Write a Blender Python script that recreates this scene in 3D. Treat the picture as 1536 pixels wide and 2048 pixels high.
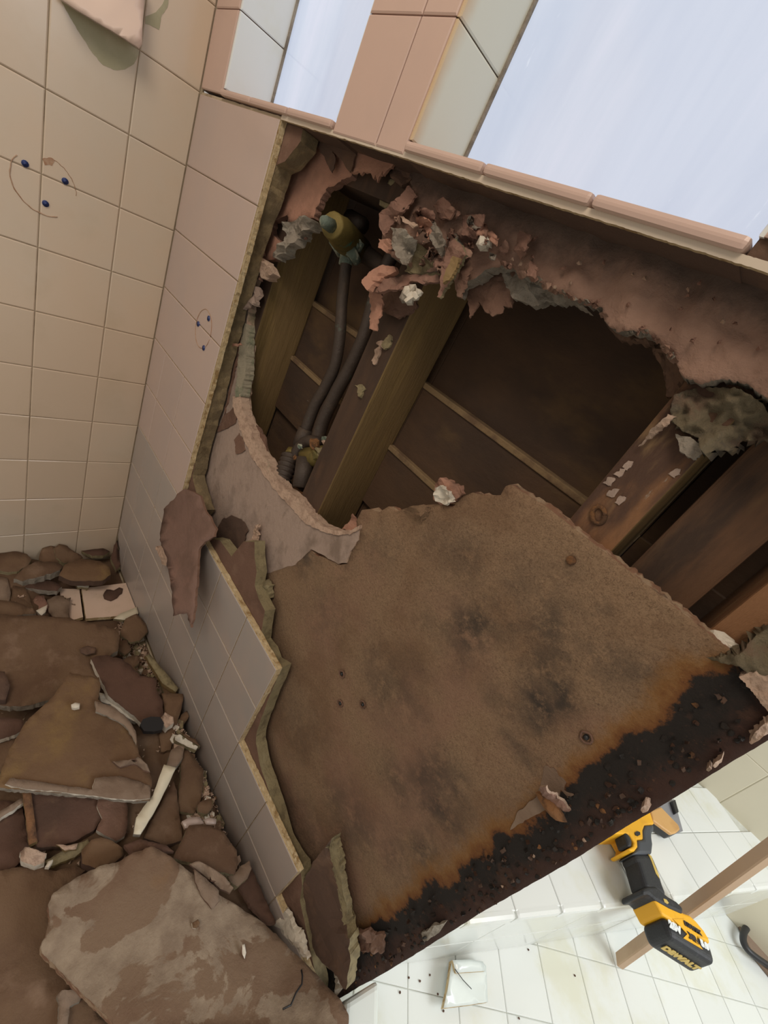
import bpy, bmesh, math, random
from mathutils import Vector, Matrix, noise
from mathutils.geometry import delaunay_2d_cdt
random.seed(7)
D = bpy.data
for o in list(D.objects): D.objects.remove(o)
COL = bpy.context.scene.collection

# ---------------------------------------------------------------- camera
S = 0.3375                  # metres in one working unit (a wall tile is 0.32 units)
ZF = -3.05                  # working height of the bathroom floor
FPX = 819.5
R = [(0.5945504, 0.67558489, 0.43599872), (0.62874096, -0.05263079, -0.77583169), (-0.50119321, 0.73540129, -0.45605954)]
CAM = Vector((2.904, -1.0, 0.0))
def W(p): return Vector((p[0]*S, p[1]*S, (p[2]-ZF)*S))
cd = D.cameras.new('camera'); cam = D.objects.new('camera', cd); COL.objects.link(cam)
cd.sensor_fit = 'VERTICAL'; cd.sensor_height = 36; cd.sensor_width = 27; cd.lens = FPX/2048*36
cd.clip_start = 0.01; cd.clip_end = 50
rt, dn, fw = Vector(R[0]), Vector(R[1]), Vector(R[2])
m3 = Matrix((rt, -dn, -fw)).transposed()
cam.matrix_world = Matrix.Translation(W(CAM)) @ m3.to_4x4()
bpy.context.scene.camera = cam

# ---------------------------------------------------------------- world, lamps, exposure
sc = bpy.context.scene
sc.view_settings.view_transform = 'Standard'; sc.view_settings.look = 'None'
sc.view_settings.gamma = 1; sc.view_settings.exposure = 0.0; sc.view_settings.use_curve_mapping = False
w = D.worlds.new('world'); sc.world = w; w.use_nodes = True
w.node_tree.nodes['Background'].inputs[0].default_value = (1.0, 0.93, 0.84, 1)
w.node_tree.nodes['Background'].inputs[1].default_value = 0.42
def area(name, loc, target, size, power, col):
    l = D.lights.new(name, 'AREA'); l.shape = 'RECTANGLE'; l.size, l.size_y = size[0]*S, size[1]*S
    l.energy = power; l.color = col
    o = D.objects.new(name, l); COL.objects.link(o); o.location = W(loc)
    o.rotation_euler = (W(target)-W(loc)).to_track_quat('-Z', 'Y').to_euler(); return o
area('bathroom_window_light', (7.5, 1.6, 1.6), (4.2, 1.6, -3.0), (3, 3), 25, (0.94, 0.98, 1.0))
area('shower_fill_light', (3.0, -3.2, 3.6), (0.9, 0.0, -1.5), (2.0, 2.0), 14, (1.0, 0.85, 0.70))  # unseen warm lamp added above and behind the camera to light the shower

# ---------------------------------------------------------------- pixel rays to real planes
def ray(u, v): return (rt*(u-768) + dn*(v-1024) + fw*FPX)
AX = {'X': 0, 'Y': 1, 'Z': 2}
def hit(u, v, axis, val):
    d = ray(u, v); i = AX[axis]; t = (val-CAM[i])/d[i]; return CAM + d*t
def px(x, y, z):
    q = Vector((x, y, z))-CAM; a, b, c = q.dot(rt), q.dot(dn), q.dot(fw)
    return (768+FPX*a/c, 1024+FPX*b/c)

# ---------------------------------------------------------------- materials
MATS = {}
def ramp(nt, fac, stops):
    r = nt.nodes.new('ShaderNodeValToRGB'); e = r.color_ramp.elements
    while len(e) < len(stops): e.new(0.5)
    for i, (p, c) in enumerate(stops): e[i].position = p; e[i].color = (*c, 1)
    nt.links.new(fac, r.inputs[0]); return r.outputs[0]
def nz(nt, vec, scale, detail=5, rough=0.6, dist=0.0):
    n = nt.nodes.new('ShaderNodeTexNoise'); n.inputs['Scale'].default_value = scale; n.inputs['Detail'].default_value = detail
    n.inputs['Roughness'].default_value = rough; n.inputs['Distortion'].default_value = dist
    nt.links.new(vec, n.inputs['Vector']); return n.outputs['Fac']
def mth(nt, op, a, b=None, c=None, clamp=False):
    n = nt.nodes.new('ShaderNodeMath'); n.operation = op; n.use_clamp = clamp
    for i, x in enumerate((a, b, c)):
        if x is None: continue
        if isinstance(x, (int, float)): n.inputs[i].default_value = x
        else: nt.links.new(x, n.inputs[i])
    return n.outputs[0]
def mr(nt, v, a, b, c=0.0, d=1.0):
    n = nt.nodes.new('ShaderNodeMapRange'); n.inputs[1].default_value = a; n.inputs[2].default_value = b
    n.inputs[3].default_value = c; n.inputs[4].default_value = d; n.interpolation_type = 'SMOOTHSTEP'
    nt.links.new(v, n.inputs[0]); return n.outputs[0]
def mixc(nt, f, a, b):
    n = nt.nodes.new('ShaderNodeMix'); n.data_type = 'RGBA'
    if isinstance(f, (int, float)): n.inputs[0].default_value = f
    else: nt.links.new(f, n.inputs[0])
    for i, x in ((6, a), (7, b)):
        if isinstance(x, tuple): n.inputs[i].default_value = (*x, 1)
        else: nt.links.new(x, n.inputs[i])
    return n.outputs[2]
def mat(name, base, rough=0.6, layers=(), bump=0.0, bscale=60, space='obj', stretch=(1, 1, 1), coat=0.0, metal=0.0, extra=None, bdist=0.004, rand=0.0, spec=None):
    """base colour, then noise-masked layers (colour, scale, lo, hi, strength)"""
    m = D.materials.new(name); m.use_nodes = True; nt = m.node_tree; b = nt.nodes['Principled BSDF']
    if space == 'obj':
        t = nt.nodes.new('ShaderNodeTexCoord'); src = t.outputs['Object']
    else:
        t = nt.nodes.new('ShaderNodeNewGeometry'); src = t.outputs['Position']
    mp = nt.nodes.new('ShaderNodeMapping'); mp.inputs['Scale'].default_value = stretch
    nt.links.new(src, mp.inputs['Vector']); vec = mp.outputs[0]
    oi = nt.nodes.new('ShaderNodeObjectInfo')
    if space == 'obj':
        cm = nt.nodes.new('ShaderNodeCombineXYZ'); k = mth(nt, 'MULTIPLY', oi.outputs['Random'], 37.0)
        for i in range(3): nt.links.new(k, cm.inputs[i])
        va = nt.nodes.new('ShaderNodeVectorMath'); va.operation = 'ADD'; nt.links.new(vec, va.inputs[0]); nt.links.new(cm.outputs[0], va.inputs[1]); vec = va.outputs[0]
    col = base
    for (c, s, lo, hi, k) in layers:
        f = nz(nt, vec, s); f = mr(nt, f, lo, hi, 0, k); col = mixc(nt, f, col, c)
    if rand:
        f = mth(nt, 'MULTIPLY_ADD', oi.outputs['Random'], rand, 1-rand*0.5)
        v = nt.nodes.new('ShaderNodeVectorMath'); v.operation = 'SCALE'
        if isinstance(col, tuple): v.inputs[0].default_value = col
        else: nt.links.new(col, v.inputs[0])
        nt.links.new(f, v.inputs['Scale']); col = v.outputs[0]
    if extra: col = extra(nt, col, b, vec)
    if isinstance(col, tuple): b.inputs['Base Color'].default_value = (*col, 1)
    else: nt.links.new(col, b.inputs['Base Color'])
    b.inputs['Roughness'].default_value = rough; b.inputs['Metallic'].default_value = metal
    b.inputs['Coat Weight'].default_value = coat; b.inputs['Coat Roughness'].default_value = 0.15
    if spec is not None: b.inputs['Specular IOR Level'].default_value = spec
    if bump:
        f = nz(nt, vec, bscale, 8, 0.7); bn = nt.nodes.new('ShaderNodeBump'); bn.inputs['Strength'].default_value = bump; bn.inputs['Distance'].default_value = bdist
        nt.links.new(f, bn.inputs['Height']); nt.links.new(bn.outputs[0], b.inputs['Normal'])
    MATS[name] = m; return m

M = MATS
mat('tile_cream', (0.63, 0.50, 0.375), 0.28, [((0.58, 0.52, 0.43), 2.2, .4, .65, .7), ((0.50, 0.40, 0.27), 9, .5, .75, .35)], 0.10, 6, 'pos', coat=.2, rand=.06)
mat('tile_pink', (0.52, 0.405, 0.355), 0.32, [((0.47, 0.385, 0.355), 4, .4, .65, .7), ((0.55, 0.42, 0.35), 14, .5, .75, .4)], 0.08, 8, 'pos', coat=.15, rand=.05)
mat('tile_pink_dim', (0.43, 0.365, 0.325), 0.36, [((0.37, 0.34, 0.32), 6, .4, .65, .7), ((0.48, 0.36, 0.30), 14, .5, .75, .3)], 0.08, 8, 'pos', coat=.12, rand=.05)  # pink tile again, greyer: light falloff down the wall put into its colour
mat('tile_salmon', (0.60, 0.43, 0.36), 0.35, [((0.55, 0.40, 0.34), 8, .4, .7, .6)], 0.08, 10, 'pos', coat=.1, rand=.05)
mat('shelf_glaze', (0.78, 0.60, 0.49), 0.35, coat=.2)
mat('tile_white', (0.75, 0.78, 0.76), 0.2, [((0.66, 0.66, 0.52), 6, .48, .7, .7)], 0.05, 6, 'pos', coat=.3, rand=.05)
def reveal_extra(nt, col, b, vec):
    g = nt.nodes.new('ShaderNodeNewGeometry'); sp = nt.nodes.new('ShaderNodeSeparateXYZ'); nt.links.new(g.outputs['Position'], sp.inputs[0])
    n = nz(nt, g.outputs['Position'], 20, 4); q = mth(nt, 'ADD', sp.outputs['Y'], mth(nt, 'MULTIPLY', n, .012)); return mixc(nt, mr(nt, q, .004, .026, .75, 0), col, (0.60, 0.36, 0.15))
mat('tile_reveal', (0.70, 0.70, 0.58), 0.25, coat=.2, extra=reveal_extra)
mat('tile_edge', (0.66, 0.50, 0.28), 0.9, [((0.34, 0.20, 0.07), 60, .5, .65, .8), ((0.8, 0.66, 0.42), 140, .5, .65, .8)], .8, 300)
mat('tile_floor_pink', (0.66, 0.50, 0.40), 0.45, [((0.5, 0.38, 0.26), 12, .5, .7, .5), ((0.12, 0.07, 0.04), 60, .66, .70, .8)], 0.1, 40, 'pos')
mat('grout', (0.50, 0.41, 0.29), 0.9, [((0.24, 0.17, 0.11), 18, .52, .66, .8)], .3, 200, 'pos')
mat('grout_white', (0.62, 0.64, 0.58), 0.9, [((0.48, 0.48, 0.42), 16, .45, .65, .8)], .2, 200, 'pos')
mat('mortar', (0.20, 0.15, 0.085), 0.95, [((0.29, 0.22, 0.12), 50, .45, .6, .9), ((0.07, 0.045, 0.02), 18, .55, .7, .7)], .9, 160, 'pos')
mat('paper', (0.19, 0.105, 0.072), 0.92, [((0.13, 0.07, 0.045), 14, .45, .65, .8), ((0.26, 0.16, 0.11), 30, .52, .7, .5)], .7, 130, rand=.15)
def mould_shade_extra(nt, col, b, vec):  # mould just under the sill, with the recess shade painted in too
    g = nt.nodes.new('ShaderNodeNewGeometry'); sp = nt.nodes.new('ShaderNodeSeparateXYZ'); nt.links.new(g.outputs['Position'], sp.inputs[0])
    n = nz(nt, g.outputs['Position'], 24, 6, .7); q = mth(nt, 'ADD', sp.outputs['Z'], mth(nt, 'MULTIPLY', mth(nt, 'SUBTRACT', n, .5), .05))
    lo = (0.20-ZF)*S; return mixc(nt, mr(nt, q, lo, lo+.028, 0, .8), col, (0.055, 0.042, 0.034))
mat('paper_band', (0.36, 0.22, 0.16), 0.93, [((0.27, 0.155, 0.11), 14, .42, .62, .8), ((0.34, 0.205, 0.14), 50, .55, .7, .6)], .9, 110, extra=mould_shade_extra)
mat('paper_pink', (0.30, 0.165, 0.12), 0.92, [((0.20, 0.11, 0.08), 22, .45, .65, .8), ((0.40, 0.25, 0.18), 45, .55, .7, .6)], .9, 110, rand=.25)
mat('paper_salmon', (0.42, 0.22, 0.15), 0.9, [((0.30, 0.16, 0.11), 13, .45, .65, .9), ((0.09, 0.06, 0.05), 9, .56, .72, .8)], .6, 110)
mat('paper_mauve', (0.225, 0.135, 0.105), 0.93, [((0.16, 0.095, 0.07), 12, .42, .66, .8), ((0.30, 0.17, 0.13), 9, .55, .7, .5)], .6, 110)
mat('paper_dark', (0.10, 0.058, 0.04), 0.92, [((0.16, 0.09, 0.055), 16, .45, .65, .8)], .5, 130, rand=.2)
mat('gypsum_edge', (0.66, 0.47, 0.35), 0.95, [((0.45, 0.30, 0.22), 90, .45, .65, .8), ((0.24, 0.24, 0.14), 10, .6, .7, .7)], 1.0, 250)
mat('gypsum_rim', (0.42, 0.37, 0.27), 0.95, [((0.24, 0.26, 0.17), 30, .45, .62, .9)], 1.0, 220)
mat('gypsum_olive', (0.33, 0.27, 0.15), 0.95, [((0.20, 0.16, 0.09), 70, .45, .65, .8), ((0.4, 0.34, 0.2), 25, .5, .7, .6)], 1.0, 220)
mat('clump', (0.27, 0.215, 0.13), 0.95, [((0.13, 0.105, 0.08), 20, .48, .62, .85), ((0.28, 0.17, 0.11), 30, .56, .68, .7)], 1.0, 120, bdist=.01)
mat('gypsum_grey', (0.36, 0.31, 0.25), 0.95, [((0.2, 0.17, 0.13), 60, .45, .65, .8), ((0.5, 0.46, 0.38), 25, .5, .7, .6)], 1.0, 200)
mat('gypsum_white', (0.40, 0.30, 0.245), 0.93, [((0.28, 0.21, 0.17), 28, .48, .68, .8), ((0.16, 0.12, 0.09), 60, .6, .72, .4), ((0.2, 0.14, 0.1), 7, .6, .7, .6)], .7, 160, 'pos', stretch=(1, 1, .6))
mat('plaster_white', (0.68, 0.62, 0.52), 0.8, [((0.5, 0.42, 0.33), 50, .5, .65, .7)], .5, 140)
mat('pvc_white', (0.66, 0.60, 0.46), 0.5, [((0.4, 0.36, 0.22), 9, .5, .7, .8)], .1, 60)
mat('wood_olive', (0.22, 0.142, 0.058), 0.75, [((0.11, 0.07, 0.02), 16, .45, .66, .8), ((0.30, 0.20, 0.07), 40, .5, .7, .6)], .5, 120, 'pos', stretch=(1, 1, .12))
mat('wood_stained', (0.24, 0.115, 0.05), 0.8, [((0.06, 0.03, 0.02), 18, .45, .62, .9), ((0.30, 0.19, 0.09), 30, .55, .7, .7), ((0.3, 0.25, 0.2), 55, .64, .68, .8)], .7, 130, 'pos', stretch=(1, 1, .3))
mat('wood_dark', (0.075, 0.04, 0.022), 0.8, [((0.035, 0.02, 0.013), 14, .4, .65, .9), ((0.12, 0.06, 0.03), 28, .55, .7, .6)], .5, 120, 'pos', stretch=(1, 1, .2))
mat('wood_plank', (0.14, 0.07, 0.035), 0.8, [((0.05, 0.03, 0.02), 16, .45, .6, .9), ((0.19, 0.11, 0.05), 30, .55, .7, .6)], .5, 120, 'pos', stretch=(1, 1, .2))
mat('siding', (0.085, 0.045, 0.022), 0.85, [((0.045, 0.026, 0.016), 6, .4, .65, .9), ((0.13, 0.075, 0.03), 11, .52, .7, .7), ((0.3, 0.25, 0.2), 120, .74, .76, .5)], .4, 90, 'pos', stretch=(.5, 1, 1))
mat('siding_edge', (0.24, 0.16, 0.08), 0.85, [((0.12, 0.07, 0.04), 24, .45, .65, .8)], .5, 120, 'pos')
mat('board_edge', (0.38, 0.20, 0.12), 0.95, [((0.62, 0.46, 0.30), 70, .45, .6, .8), ((0.10, 0.05, 0.03), 40, .58, .7, .8)], 1.0, 250, 'pos')
mat('debris_brown', (0.17, 0.102, 0.058), 0.9, [((0.12, 0.065, 0.038), 9, .42, .66, .8), ((0.28, 0.185, 0.125), 17, .54, .72, .55)], .55, 110, rand=.25)
mat('debris_dark', (0.115, 0.06, 0.04), 0.9, [((0.075, 0.04, 0.026), 10, .42, .66, .8), ((0.17, 0.10, 0.06), 22, .56, .72, .6)], .5, 110, rand=.2)
mat('debris_grey', (0.245, 0.175, 0.125), 0.93, [((0.19, 0.125, 0.085), 11, .45, .62, .8)], .5, 140, rand=.15)
mat('debris_ochre', (0.165, 0.095, 0.05), 0.9, [((0.24, 0.15, 0.055), 7, .5, .7, .9), ((0.12, 0.065, 0.035), 9, .5, .7, .8)], .55, 110)
def slab_extra(nt, col, b, vec):
    f = nz(nt, vec, 9.0, 6, .6, .5); f = mr(nt, f, .50, .525)
    g = nz(nt, vec, 38, 4); c2 = ramp(nt, g, [(.35, (0.23, 0.168, 0.118)), (.7, (0.34, 0.265, 0.19))])
    return mixc(nt, f, col, c2)
mat('debris_plaster', (0.21, 0.138, 0.088), 0.93, [((0.17, 0.10, 0.062), 10, .42, .66, .8), ((0.25, 0.14, 0.06), 6, .55, .7, .8)], .6, 90, extra=slab_extra)
mat('brass', (0.20, 0.15, 0.045), 0.6, [((0.10, 0.09, 0.03), 30, .45, .65, .8), ((0.10, 0.30, 0.24), 26, .66, .72, .8)], .4, 120, metal=.5)
mat('verdigris', (0.15, 0.19, 0.15), 0.7, [((0.5, 0.5, 0.38), 60, .5, .6, .8), ((0.08, 0.1, 0.08), 40, .6, .7, .8)], .6, 200, metal=.2)
mat('old_copper', (0.065, 0.048, 0.038), 0.55, [((0.12, 0.08, 0.05), 16, .5, .7, .8), ((0.1, 0.13, 0.1), 40, .64, .7, .5)], .4, 120, metal=.35)
mat('rust', (0.24, 0.11, 0.04), 0.9, [((0.08, 0.04, 0.02), 60, .45, .6, .9)], .8, 200)
mat('rust_faint', (0.36, 0.20, 0.12), 0.9, [((0.46, 0.32, 0.22), 60, .4, .6, .9)], .3, 200)
mat('blue_plastic', (0.03, 0.05, 0.17), 0.5)
mat('olive_film', (0.36, 0.34, 0.22), 0.7, [((0.44, 0.40, 0.28), 20, .4, .65, .8)], .2, 60)
mat('rotten', (0.02, 0.015, 0.012), 0.85, [((0.05, 0.03, 0.02), 60, .5, .7, .7)], .9, 300); mat('rotten_rust', (0.07, 0.03, 0.015), 0.9, [((0.02, 0.012, 0.01), 60, .5, .7, .7)], .9, 300)
mat('insulation', (0.45, 0.2, 0.28), 0.95, [((0.3, 0.1, 0.16), 90, .45, .6, .9)], 1, 300)
mat('drill_yellow', (0.90, 0.47, 0.02), 0.45, [((0.75, 0.36, 0.02), 30, .5, .7, .5)], .1, 200)
mat('drill_black', (0.022, 0.024, 0.028), 0.5, [((0.05, 0.05, 0.06), 60, .55, .7, .6)], .3, 300)
mat('drill_grey', (0.075, 0.085, 0.10), 0.55)
mat('print_white', (0.8, 0.85, 0.85), 0.5); mat('print_yellow', (0.62, 0.45, 0.12), 0.5); mat('print_black', (0.03, 0.02, 0.02), 0.5)
mat('pale_wood', (0.56, 0.40, 0.27), 0.6, [((0.46, 0.31, 0.20), 9, .45, .65, .7)], .1, 60, stretch=(.2, 1, 1))
mat('orange_wood', (0.62, 0.36, 0.13), 0.45, [((0.50, 0.27, 0.09), 22, .45, .65, .7)], .1, 60)
mat('steel_blade', (0.36, 0.37, 0.42), 0.4, metal=.6)
mat('black_rubber', (0.02, 0.02, 0.022), 0.45)
mat('enamel_white', (0.72, 0.78, 0.76), 0.15, coat=.4)
mat('wall_paint', (0.66, 0.62, 0.48), 0.5, [((0.60, 0.57, 0.45), 3, .4, .7, .6)], .05, 20, 'pos')

# rotten gypsum board: fuzzy brown paper, mould blooms, burnt-black rotten band along its free end
def board_extra(nt, col, b, vec):
    g = nt.nodes.new('ShaderNodeNewGeometry'); P = g.outputs['Position']
    sp = nt.nodes.new('ShaderNodeSeparateXYZ'); nt.links.new(P, sp.inputs[0])
    fib = nz(nt, P, 420, 6, .8, 1.5); col = mixc(nt, mr(nt, fib, .42, .66, 0, .75), col, (0.11, 0.058, 0.03))
    fib2 = nz(nt, P, 300, 4, .7, 2.0); col = mixc(nt, mr(nt, fib2, .62, .68, 0, .7), col, (0.05, 0.028, 0.018))
    pk = nz(nt, P, 5, 4); col = mixc(nt, mr(nt, pk, .48, .66, 0, .45), col, (0.26, 0.135, 0.095))
    nw = nt.nodes.new('ShaderNodeTexNoise'); nw.inputs['Scale'].default_value = 17; nw.inputs['Detail'].default_value = 4; nt.links.new(P, nw.inputs['Vector'])
    ws = nt.nodes.new('ShaderNodeVectorMath'); ws.operation = 'MULTIPLY_ADD'; nt.links.new(nw.outputs['Color'], ws.inputs[0]); ws.inputs[1].default_value = (.11, 0, .11); nt.links.new(P, ws.inputs[2])
    Q0 = ws.outputs[0]; tot = None
    for (x, z, r, k) in [(2.63, -.77, .16, .7), (2.70, -.65, .12, .6), (2.84, -.60, .14, .75), (2.90, -.78, .12, .8), (2.93, -.69, .09, .8), (2.89, -1.29, .16, .7), (2.55, -1.22, .2, .45), (3.0, -1.4, .12, .7), (1.81, -1.16, .16, .75), (2.71, -.5, .13, .4), (3.03, -1.55, .1, .6), (2.8, -1.5, .14, .45), (2.98, -1.75, .16, .5), (3.0, -.93, .07, .5), (2.2, -.85, .1, .35), (2.45, -.62, .14, .35), (2.3, -1.9, .22, .3), (2.75, -1.9, .22, .45), (2.1, -1.3, .2, .25), (2.95, -.5, .1, .5), (2.6, -2.3, .25, .35), (2.0, -1.0, .14, .35)]:
        v = nt.nodes.new('ShaderNodeVectorMath'); v.operation = 'DISTANCE'; nt.links.new(Q0, v.inputs[0]); v.inputs[1].default_value = W((x, .13, z))+Vector((.055, 0, .055))
        f = mr(nt, v.outputs['Value'], 0.0, r*S*1.35, k, 0.0)
        tot = f if tot is None else mth(nt, 'MAXIMUM', tot, f)
    n1 = nz(nt, P, 60, 8, .75); n2 = nz(nt, P, 16, 4)
    mm = mth(nt, 'MULTIPLY', tot, mr(nt, n1, .34, .56)); mm = mth(nt, 'MULTIPLY', mm, 1.25, clamp=True); mm = mth(nt, 'MULTIPLY', mm, mr(nt, n2, .3, .6, .5, 1.0))
    col = mixc(nt, mm, col, (0.045, 0.034, 0.026))
    n3 = nz(nt, P, 22, 7, .7); n4 = nz(nt, P, 7, 2)
    xe = mth(nt, 'SUBTRACT', sp.outputs['X'], 3.112*S)
    xe = mth(nt, 'ADD', xe, mth(nt, 'MULTIPLY', mth(nt, 'SUBTRACT', n3, .5), .055))
    xe = mth(nt, 'ADD', xe, mth(nt, 'MULTIPLY', mth(nt, 'SUBTRACT', n4, .5), .03))
    col = mixc(nt, mr(nt, xe, -.026, -.004, 0, .75), col, (0.24, 0.105, 0.018))
    col = mixc(nt, mr(nt, xe, -.011, .001, 0, .8), col, (0.14, 0.045, 0.012))
    col = mixc(nt, mr(nt, xe, -.002, .003), col, (0.017, 0.013, 0.011))
    fl = nz(nt, P, 170, 5, .75); fl = mth(nt, 'MULTIPLY', mr(nt, fl, .60, .68), mr(nt, xe, .004, .03))
    col = mixc(nt, fl, col, (0.13, 0.062, 0.035))
    n5 = nz(nt, P, 45, 6, .7); ou = mth(nt, 'ADD', xe, mth(nt, 'MULTIPLY', mth(nt, 'SUBTRACT', n5, .5), .03))
    col = mixc(nt, mr(nt, ou, .016, .036, 0, .85), col, (0.058, 0.026, 0.018))
    n6 = nz(nt, P, 30, 5, .7); col = mixc(nt, mth(nt, 'MULTIPLY', mr(nt, n6, .56, .66, 0, .7), mr(nt, xe, .004, .02)), col, (0.075, 0.036, 0.022))
    return col
mat('mould_board', (0.30, 0.195, 0.115), 0.95, [((0.20, 0.115, 0.062), 12, .42, .66, .7)], .75, 260, 'pos', extra=board_extra, bdist=.003)
def glass_mat():
    m = D.materials.new('frosted_window_pane'); m.use_nodes = True; nt = m.node_tree; b = nt.nodes['Principled BSDF']
    g = nt.nodes.new('ShaderNodeNewGeometry'); mp = nt.nodes.new('ShaderNodeMapping'); mp.inputs['Scale'].default_value = (1, 1, .22); mp.inputs['Rotation'].default_value = (0, .25, 0)
    nt.links.new(g.outputs['Position'], mp.inputs[0])
    f = nz(nt, mp.outputs[0], 9, 5, .6, .4); c = ramp(nt, f, [(.3, (0.44, 0.52, 0.68)), (.52, (0.56, 0.63, 0.77)), (.75, (0.70, 0.72, 0.86))])
    f2 = nz(nt, mp.outputs[0], 60, 4, .7); c = mixc(nt, mr(nt, f2, .66, .74, 0, .4), c, (0.85, 0.9, 1.0))
    b.inputs['Base Color'].default_value = (0.25, 0.27, 0.32, 1); b.inputs['Roughness'].default_value = .12; b.inputs['Specular IOR Level'].default_value = .8
    nt.links.new(c, b.inputs['Emission Color']); b.inputs['Emission Strength'].default_value = .78
    M['window_glass'] = m
glass_mat()

# ---------------------------------------------------------------- builders
def link(name, verts, faces, mats, parent=None, midx=None, smooth=False, world_origin=None):
    """verts in metres (world); origin set to their centre"""
    c = world_origin or sum(verts, Vector())/len(verts)
    me = D.meshes.new(name); me.from_pydata([v-c for v in verts], [], faces)
    for m_ in (mats if isinstance(mats, (list, tuple)) else [mats]): me.materials.append(M[m_])
    if midx: me.polygons.foreach_set('material_index', midx)
    if smooth: me.polygons.foreach_set('use_smooth', [True]*len(faces))
    me.update()
    o = D.objects.new(name, me); COL.objects.link(o); put(o, c, parent); return o
def absloc(o):
    v = Vector(o.location)
    while o.parent: o = o.parent; v += Vector(o.location)
    return v
def put(o, c, parent):
    if parent: o.parent = parent; o.location = c-absloc(parent)
    else: o.location = c
def empty(name, loc, label=None, cat=None, group=None, kind=None):
    o = D.objects.new(name, None); COL.objects.link(o); o.location = W(loc); o.empty_display_size = .02
    tag(o, label, cat, group, kind); return o
def tag(o, label=None, cat=None, group=None, kind=None):
    if label: o['label'] = label
    if cat: o['category'] = cat
    if group: o['group'] = group
    if kind: o['kind'] = kind
    return o
def inside(x, y, poly):
    r = False; n = len(poly); j = n-1
    for i in range(n):
        xi, yi, xj, yj = poly[i][0], poly[i][1], poly[j][0], poly[j][1]
        if (yi > y) != (yj > y) and x < (xj-xi)*(y-yi)/(yj-yi)+xi: r = not r
        j = i
    return r
SEED = [0]
def sheet(name, mats, outline, axis, off, thick, parent=None, jag=2.0, step=7, grid=18, amp=0.0, nscale=6.0, smooth=False, inner=None, tilt=None, fray=0.0, clamp=False):
    """A torn board / sheet: outline in picture pixels (third number = how far it stands off its plane, in units),
    laid on the real plane axis=off, given its thickness and ragged edge. mats = (face, edge, back)"""
    SEED[0] += 1; sd = SEED[0]*13.7
    s = {'Y': -1, 'X': 1, 'Z': 1}[axis]
    n = len(outline); pts = []; hs = []
    for i in range(n):
        a = outline[i]; b = outline[(i+1) % n]; L = math.hypot(b[0]-a[0], b[1]-a[1]); k = max(1, int(L/step))
        ha = a[2] if len(a) > 2 else 0.0; hb = b[2] if len(b) > 2 else 0.0
        for q in range(k):
            t = q/k; x = a[0]+(b[0]-a[0])*t; y = a[1]+(b[1]-a[1])*t
            jx = noise.noise((x*.09+sd, y*.09, 1.1))*jag*1.6 + noise.noise((x*.31+sd, y*.31, 5.1))*jag + random.uniform(-.3, .3)*jag
            jy = noise.noise((x*.09+sd, y*.09, 9.1))*jag*1.6 + noise.noise((x*.31+sd, y*.31, 7.1))*jag + random.uniform(-.3, .3)*jag
            if q == 0: jx *= .5; jy *= .5
            pts.append((x+jx, y+jy)); hs.append(ha+(hb-ha)*t)
    nb = len(pts); cons = [(o_[0], o_[1], (o_[2] if len(o_) > 2 else 0.0)) for o_ in outline] + list(inner or [])
    xs = [p[0] for p in pts]; ys = [p[1] for p in pts]
    allp = list(pts)
    ny = int((max(ys)-min(ys))/grid)+1; nx = int((max(xs)-min(xs))/grid)+1
    for j in range(ny+1):
        for i in range(nx+1):
            x = min(xs)+(i+.5*(j % 2)+random.uniform(-.25, .25))*grid; y = min(ys)+(j+random.uniform(-.25, .25))*grid
            if inside(x, y, pts) and min((x-p[0])**2+(y-p[1])**2 for p in pts) > (min(step, grid)*.45)**2: allp.append((x, y))
    if inner:
        for p in inner: allp.append((p[0], p[1]))
    edges = [(i, (i+1) % nb) for i in range(nb)]
    vo, eo, fo, ov, oe, of = delaunay_2d_cdt([Vector(p) for p in allp], edges, [], 1, 1e-4)
    flat = all(abs(c[2]) < 1e-9 for c in cons)
    V = []
    for i, v in enumerate(vo):
        src = ov[i][0] if ov[i] else -1
        if 0 <= src < nb: h = hs[src]
        elif flat: h = 0.0
        else:
            sw = sh = 0.0
            for c in cons:
                ww = 1/((v.x-c[0])**2+(v.y-c[1])**2+4.0)**1.3; sw += ww; sh += ww*c[2]
            h = sh/sw
        if tilt: h += tilt[2]*((v.x-tilt[0][0])*tilt[1][0]+(v.y-tilt[0][1])*tilt[1][1])
        p = hit(v.x, v.y, axis, off+s*h)
        if clamp: p.y = min(p.y, -.004); p.x = max(p.x, .006)
        if amp:
            q = p*nscale; d = (noise.noise((q.x+sd, q.y, q.z))+.5*noise.noise((q.x*2.7+sd, q.y*2.7, q.z*2.7))+.25*noise.noise((q.x*7+sd, q.y*7, q.z*7)))*amp
            p[AX[axis]] += s*d
        V.append(p)
    F = [list(f) for f in fo if len(f) == 3]
    nrm = Vector((0, 0, 0)); nrm[AX[axis]] = s
    F2 = []
    for f in F:
        a, b, c = (V[i] for i in f)
        if (b-a).cross(c-a).dot(nrm) < 0: f = f[::-1]
        F2.append(f)
    # boundary edges
    cnt = {}
    for f in F2:
        for i in range(3): cnt[(f[i], f[(i+1) % 3])] = 1
    bd = [e for e in cnt if (e[1], e[0]) not in cnt]
    N = len(V); back = [p-nrm*thick for p in V]
    bset = {e[0] for e in bd} | {e[1] for e in bd}
    mid = {}
    VV = V+back
    if fray:
        for i in bset:
            r_ = Vector((random.uniform(-1, 1), random.uniform(-1, 1), random.uniform(-1, 1)))*fray
            r_[AX[axis]] = 0; VV[i+N] = VV[i+N]+r_
    faces = F2 + [[i+N for i in f[::-1]] for f in F2]; mi = [0]*len(F2)+[2]*len(F2)
    for (a, b) in bd: faces.append([a, a+N, b+N]); faces.append([a, b+N, b]); mi += [1, 1]
    mats = mats if isinstance(mats, (list, tuple)) else (mats, mats, mats)
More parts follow.
